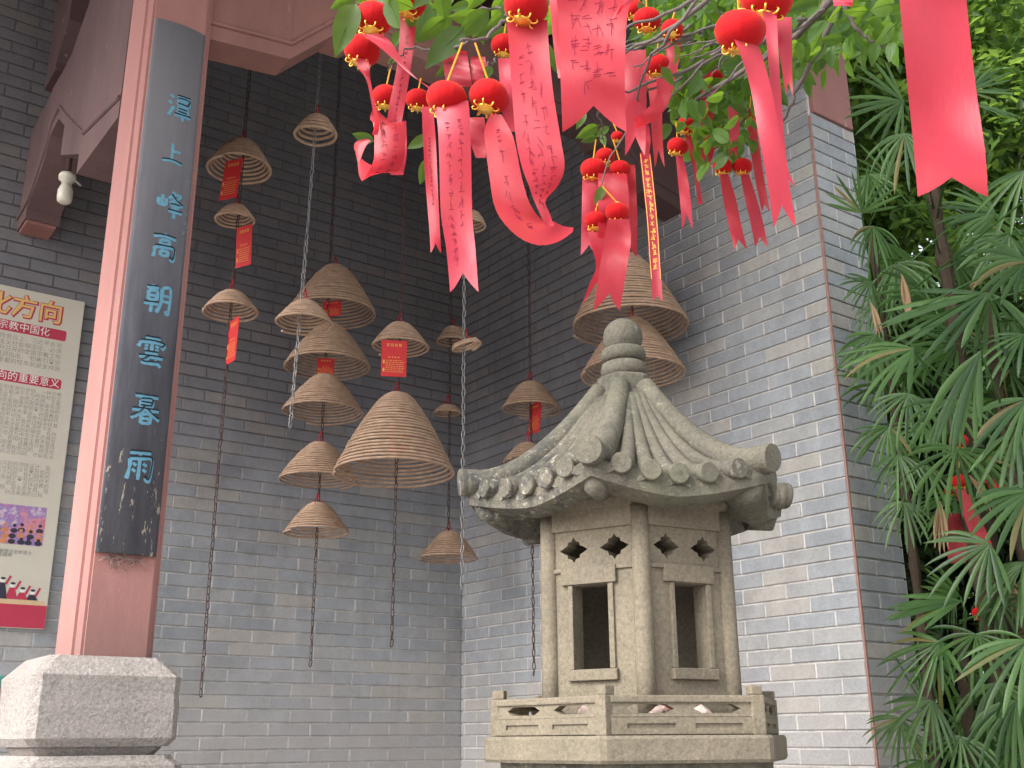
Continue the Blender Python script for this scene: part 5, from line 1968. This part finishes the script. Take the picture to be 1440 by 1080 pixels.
def palm(key, base, top, label, rad=.016, extra=()):
    t = thing('fan_palm', label, 'palm', base, 'fan palms beside the brick pier')
    PALMS[key] = t
    m = MB()
    r = random.Random(key*3)
    pts = []
    n = 40
    for i in range(n+1):
        f = i/n
        p = base+(top-base)*f+Vector((.05*sin(f*4+key), .04*cos(f*3+key), 0))
        pts.append(p)
    m.tube(pts, [rad*(1.25 if i % 3 == 0 else .92)*r.uniform(.9, 1.1) for i in range(n+1)], 9, smooth=False)
    m.build('trunk', M['trunk'], t)
    return t
def gnd(p):
    return Vector((p.x, p.y, .1))
def stem(key, xt, yt, d, label, rad=.016, lean=0):
    tp_ = P(xt, yt, d)
    b = gnd(tp_)+Vector((lean, lean*.4, 0))
    return palm(key, b, tp_, label, rad)
stem(0, 1222, 340, 4.75, 'slim fan palm close to the brick pier with a drooping pale frond', .018)
stem(1, 1312, 262, 4.6, 'tall fan palm with a bare brown fibrous stem behind the very large near ribbon', .026, -.05)
stem(2, 1345, 560, 4.15, 'fan palm in the middle of the thicket holding two red lanterns', .024)
stem(3, 1392, 400, 4.3, 'fan palm with one broad dark frond spread to the left at mid height', .024)
stem(4, 1350, 880, 3.75, 'low fan palm with long arching leaflets at the lower right', .022)
stem(5, 1445, 250, 4.2, 'fan palm at the right edge of the photo', .026)
def frond(key, x, y, deg, Lpx, spread, droop, d, nl=11, face=.8, dd=0.0, mat='palm', width=.060, petiole=True, seed=None):
    r = random.Random(seed if seed is not None else int(x*3+y))
    t = PALMS[key]
    hub = P(x, y, d)
    a = radians(deg)
    A = (RT*cos(a)-UP*sin(a)+FW*dd).normalized()
    toc = (CAM-hub).normalized()
    Nn = toc*face+WZ*(1-abs(face))+RT*r.uniform(-.25, .25)
    Nn = (Nn-A*Nn.dot(A)).normalized()
    L = Lpx*d/F
    m = frond_mesh(L, spread, nl, droop, A, Nn, hub, r, width)
    if petiole:
        # stalk back to the crown of its stem
        base = WORLD[t.name]
        z_ = min(hub.z-.05, 9)
        anchor = Vector((base.x, base.y, max(.3, hub.z-.12-.25*r.random())))
        v = anchor-hub
        if v.length > .9:
            anchor = hub+v*(.9/v.length)
        o0 = len(m.v)
        m.tube([hub, hub*.6+anchor*.4+WZ*.02-A*.02, anchor], .0038, 5)
    o = m.build('frond', M[mat], t)
    return o
FR = [
 (4, 1322, 903, 140, 108, 160, .20, 3.6), (4, 1372, 892, 95, 92, 220, .35, 3.5), (4, 1310, 985, 130, 92, 150, .35, 3.62), (4, 1350, 1036, 105, 85, 190, .35, 3.55),
 (4, 1446, 900, 140, 135, 110, .25, 3.3), (4, 1352, 845, 176, 112, 46, .12, 3.7), (4, 1350, 838, 205, 75, 70, .05, 3.8), (4, 1430, 985, 105, 120, 130, .5, 3.5),
 (4, 1400, 960, 85, 105, 160, .6, 3.6), (4, 1300, 1070, 100, 70, 160, .4, 3.6), (4, 1425, 1060, 95, 90, 190, .5, 3.6), (4, 1380, 1000, 100, 100, 150, .6, 3.75),
 (2, 1392, 765, 145, 110, 150, .3, 3.65), (2, 1345, 632, 100, 100, 210, .35, 3.7), (2, 1278, 553, 112, 84, 160, .4, 3.95), (2, 1333, 563, 95, 92, 190, .45, 3.8),
 (2, 1285, 490, 165, 128, 100, .30, 3.75), (2, 1262, 640, 100, 78, 160, .5, 4.0), (2, 1302, 655, 110, 82, 170, .45, 3.95), (3, 1378, 495, 118, 150, 46, .25, 3.3),
 (3, 1388, 412, 158, 158, 74, .10, 4.1), (3, 1392, 412, 85, 110, 110, .35, 4.15), (0, 1228, 318, 95, 66, 170, .55, 4.3), (0, 1212, 300, 272, 70, 150, .02, 4.35),
 (1, 1272, 188, 98, 84, 170, .5, 3.9), (1, 1270, 142, 172, 92, 150, .12, 4.0), (1, 1362, 128, 335, 68, 90, .05, 4.2), (1, 1368, 146, 14, 68, 50, .2, 4.0),
 (5, 1440, 240, 110, 100, 150, .3, 4.0), (5, 1446, 368, 172, 118, 90, .3, 3.9), (5, 1446, 560, 140, 120, 90, .25, 3.6), (5, 1450, 690, 150, 130, 90, .3, 3.35),
 (5, 1430, 600, 120, 120, 80, .3, 3.6), (5, 1440, 470, 150, 100, 120, .3, 4.0), (5, 1420, 440, 60, 90, 120, .3, 4.2), (3, 1420, 520, 20, 90, 120, .2, 4.1),
 (2, 1240, 480, 130, 70, 140, .3, 4.3), (1, 1300, 410, 175, 90, 110, .3, 4.4), (1, 1340, 360, 20, 90, 130, .3, 4.5), (1, 1260, 370, 80, 80, 160, .4, 4.5),
 (3, 1350, 480, 170, 110, 120, .25, 4.3), (3, 1330, 440, 200, 90, 130, .15, 4.4), (0, 1240, 420, 100, 70, 140, .4, 4.6), (0, 1250, 250, 250, 60, 120, .1, 4.7),
 (5, 1400, 300, 190, 90, 130, .2, 4.4), (5, 1420, 330, 130, 90, 140, .3, 4.3), (1, 1310, 500, 190, 100, 130, .2, 4.4), (3, 1400, 560, 200, 90, 140, .2, 4.2),
 (0, 1232, 470, 115, 78, 150, .3, 4.25), (2, 1250, 600, 120, 80, 150, .35, 4.15), (2, 1272, 705, 105, 72, 160, .4, 4.1), (0, 1225, 395, 140, 55, 140, .3, 4.4), (4, 1268, 1010, 120, 70, 150, .35, 3.9), (1, 1222, 245, 80, 55, 150, .4, 4.5),
 (2, 1300, 600, 150, 80, 160, .3, 4.2), (2, 1375, 640, 60, 90, 150, .35, 4.0), (5, 1440, 790, 130, 110, 130, .35, 3.7), (4, 1400, 840, 60, 80, 160, .4, 3.8),
]
for f_ in FR:
    k, x, y, deg, L, sp, dr, d = f_
    frond(k, x, y, deg, L, sp, dr, d, (12 if sp > 120 else 9), random.Random(int(x+y)).uniform(.45, .9), random.Random(int(x-y)).uniform(-.3, .1))
r6 = random.Random(66)
for k in range(52):
    x, y = r6.uniform(1235, 1470), r6.uniform(300, 1080)
    if x < 1335 and 690 < y < 880:
        continue
    frond(min(PALMS, key=lambda q: abs(proj(WORLD[PALMS[q].name]+Vector((0, 0, 1.5)))[0]-x)+r6.uniform(0, 60)), x, y, r6.uniform(40, 220), r6.uniform(60, 95), r6.uniform(90, 190), r6.uniform(.2, .5), r6.uniform(4.5, 5.4), 9, r6.uniform(.2, .9), r6.uniform(-.3, .3))
for k in range(26):                              # the thicket goes on past the right edge
    frond(r6.choice((3, 4, 5)), r6.uniform(1460, 1680), r6.uniform(200, 1080), r6.uniform(20, 200), r6.uniform(80, 125), r6.uniform(90, 180), r6.uniform(.2, .5), r6.uniform(3.6, 4.6), 10, r6.uniform(.2, .9), r6.uniform(-.3, .3))
for (k, x, y, deg, L, sp, d) in ((2, 1322, 705, 92, 80, 34, 3.95), (0, 1268, 385, 78, 70, 20, 4.3), (0, 1224, 425, 68, 55, 24, 4.35), (2, 1362, 668, 45, 60, 16, 3.85), (3, 1382, 398, 190, 26, 30, 4.0), (4, 1420, 800, 80, 90, 20, 4.0), (4, 1440, 830, 95, 90, 16, 4.0)):
    frond(k, x, y, deg, L, sp, .5, d, 6, .8, 0, 'drypalm', .05, False)

# ---- broad-leaved trees behind
def cloud_tree(label, base, ht, crowns, nleaf_, lsize, seed, lean=0.0, mat='bush'):
    t = thing('tree', label, 'tree', base, 'trees behind the palms')
    r = random.Random(seed)
    m = MB()
    top = base+Vector((lean, lean*.5, ht))
    pts = [base+(top-base)*(i/10)+Vector((.12*sin(i*.9+seed), .1*cos(i*.7+seed), 0)) for i in range(11)]
    m.tube(pts, [.13*(1-.07*i) for i in range(11)], 9)
    for c, R in crowns[:5]:
        s_ = pts[r.randint(5, 10)]
        mid = (s_+c)/2+Vector((0, 0, -.15))
        m.tube(crom([tuple(s_), tuple(mid), tuple(c)], 8), [.045-.005*i for i in range(8)], 6)
    m.build('trunk', M['bark'], t)
    lv = MB(); lv.open = True
    tot = sum(R**2 for c, R in crowns)
    for c, R in crowns:
        n = int(nleaf_*R**2/tot)
        sub = [(c+Vector((r.gauss(0, 1), r.gauss(0, 1), r.gauss(0, .8))).normalized()*R*r.uniform(.45, 1), R*r.uniform(.22, .42)) for _ in range(16)]
        for k in range(n):
            cc, rr_ = sub[r.randrange(16)]
            p = cc+Vector((r.gauss(0, .5), r.gauss(0, .5), r.gauss(0, .42)))*rr_
            d_ = Vector((r.gauss(0, 1), r.gauss(0, 1), r.gauss(-.35, .6))).normalized()
            n_ = Vector((r.gauss(0, .6), r.gauss(0, .6), 1))
            s_ = d_.cross(n_)
            if s_.length < .05:
                continue
            s_ = s_.normalized()
            L = lsize*r.uniform(.6, 1.25)
            up = s_.cross(d_)
            lv.add([p, p+d_*L*.45+s_*L*.24+up*L*.05, p+d_*L, p+d_*L*.45-s_*L*.24+up*L*.05], [(0, 1, 2, 3)])
    tag(lv.build('crown', M[mat], t), kind='stuff')
    return t
def crown_px(lst):
    return [(P(x, y, d), R) for x, y, d, R in lst]
def gp(x, d):
    p = P(x, 900, d)
    return Vector((p.x, p.y, .3))
cloud_tree('leafy tree rising right behind the brick pier', gp(1235, 6.4), 4.2, crown_px([(1215, 60, 6.6, .55), (1240, 200, 6.6, .5), (1205, 150, 6.9, .45), (1290, 90, 6.8, .6), (1250, 330, 6.5, .5), (1300, 250, 6.9, .55), (1225, 420, 6.6, .45), (1260, 500, 6.6, .45), (1240, 600, 6.4, .4)]), 24000, .085, 11)
cloud_tree('pale leafy tree at the right edge behind the palms', gp(1425, 6.8), 5.0, crown_px([(1410, 60, 6.8, .6), (1440, 180, 6.6, .55), (1380, 150, 7.2, .5), (1350, 40, 7.0, .5), (1420, 260, 7.0, .4), (1450, 400, 6.9, .5), (1390, 400, 7.2, .35), (1450, 300, 7.0, .45), (1470, 60, 6.8, .6), (1320, 280, 7.4, .35)]), 15000, .09, 12)
cloud_tree('dark bushy tree low behind the palm stems, with added unseen crowns at right blocking light', gp(1340, 6.2), 2.6, crown_px([(1290, 560, 6.2, .6), (1380, 620, 6.3, .6), (1440, 560, 6.4, .55), (1340, 760, 6.0, .7), (1430, 800, 6.1, .7), (1300, 900, 5.8, .7), (1400, 1000, 5.9, .8), (1300, 1060, 6.2, .7), (1270, 700, 6.3, .6), (1280, 420, 6.6, .45), (1390, 470, 6.6, .4), (1720, 560, 4.3, .85), (1820, 850, 4.0, .9), (1660, 980, 3.9, .6), (1760, 250, 4.5, .8)]), 60000, .085, 13, mat='shade')  # the last crowns are out of view, added to keep light off pier and palms
cloud_tree('far tree whose crown closes the gap above the palms', gp(1330, 10), 6.5, crown_px([(1200, 40, 10, 1.0), (1300, 60, 10.5, 1.1), (1400, 30, 10, 1.1), (1480, 160, 10, .9), (1340, 200, 11, .8), (1230, 230, 10.5, .9), (1460, 430, 10.5, .8), (1260, 480, 10, 1.0), (1350, 640, 10, 1.2), (1450, 720, 10, 1.2)]), 16000, .14, 14)
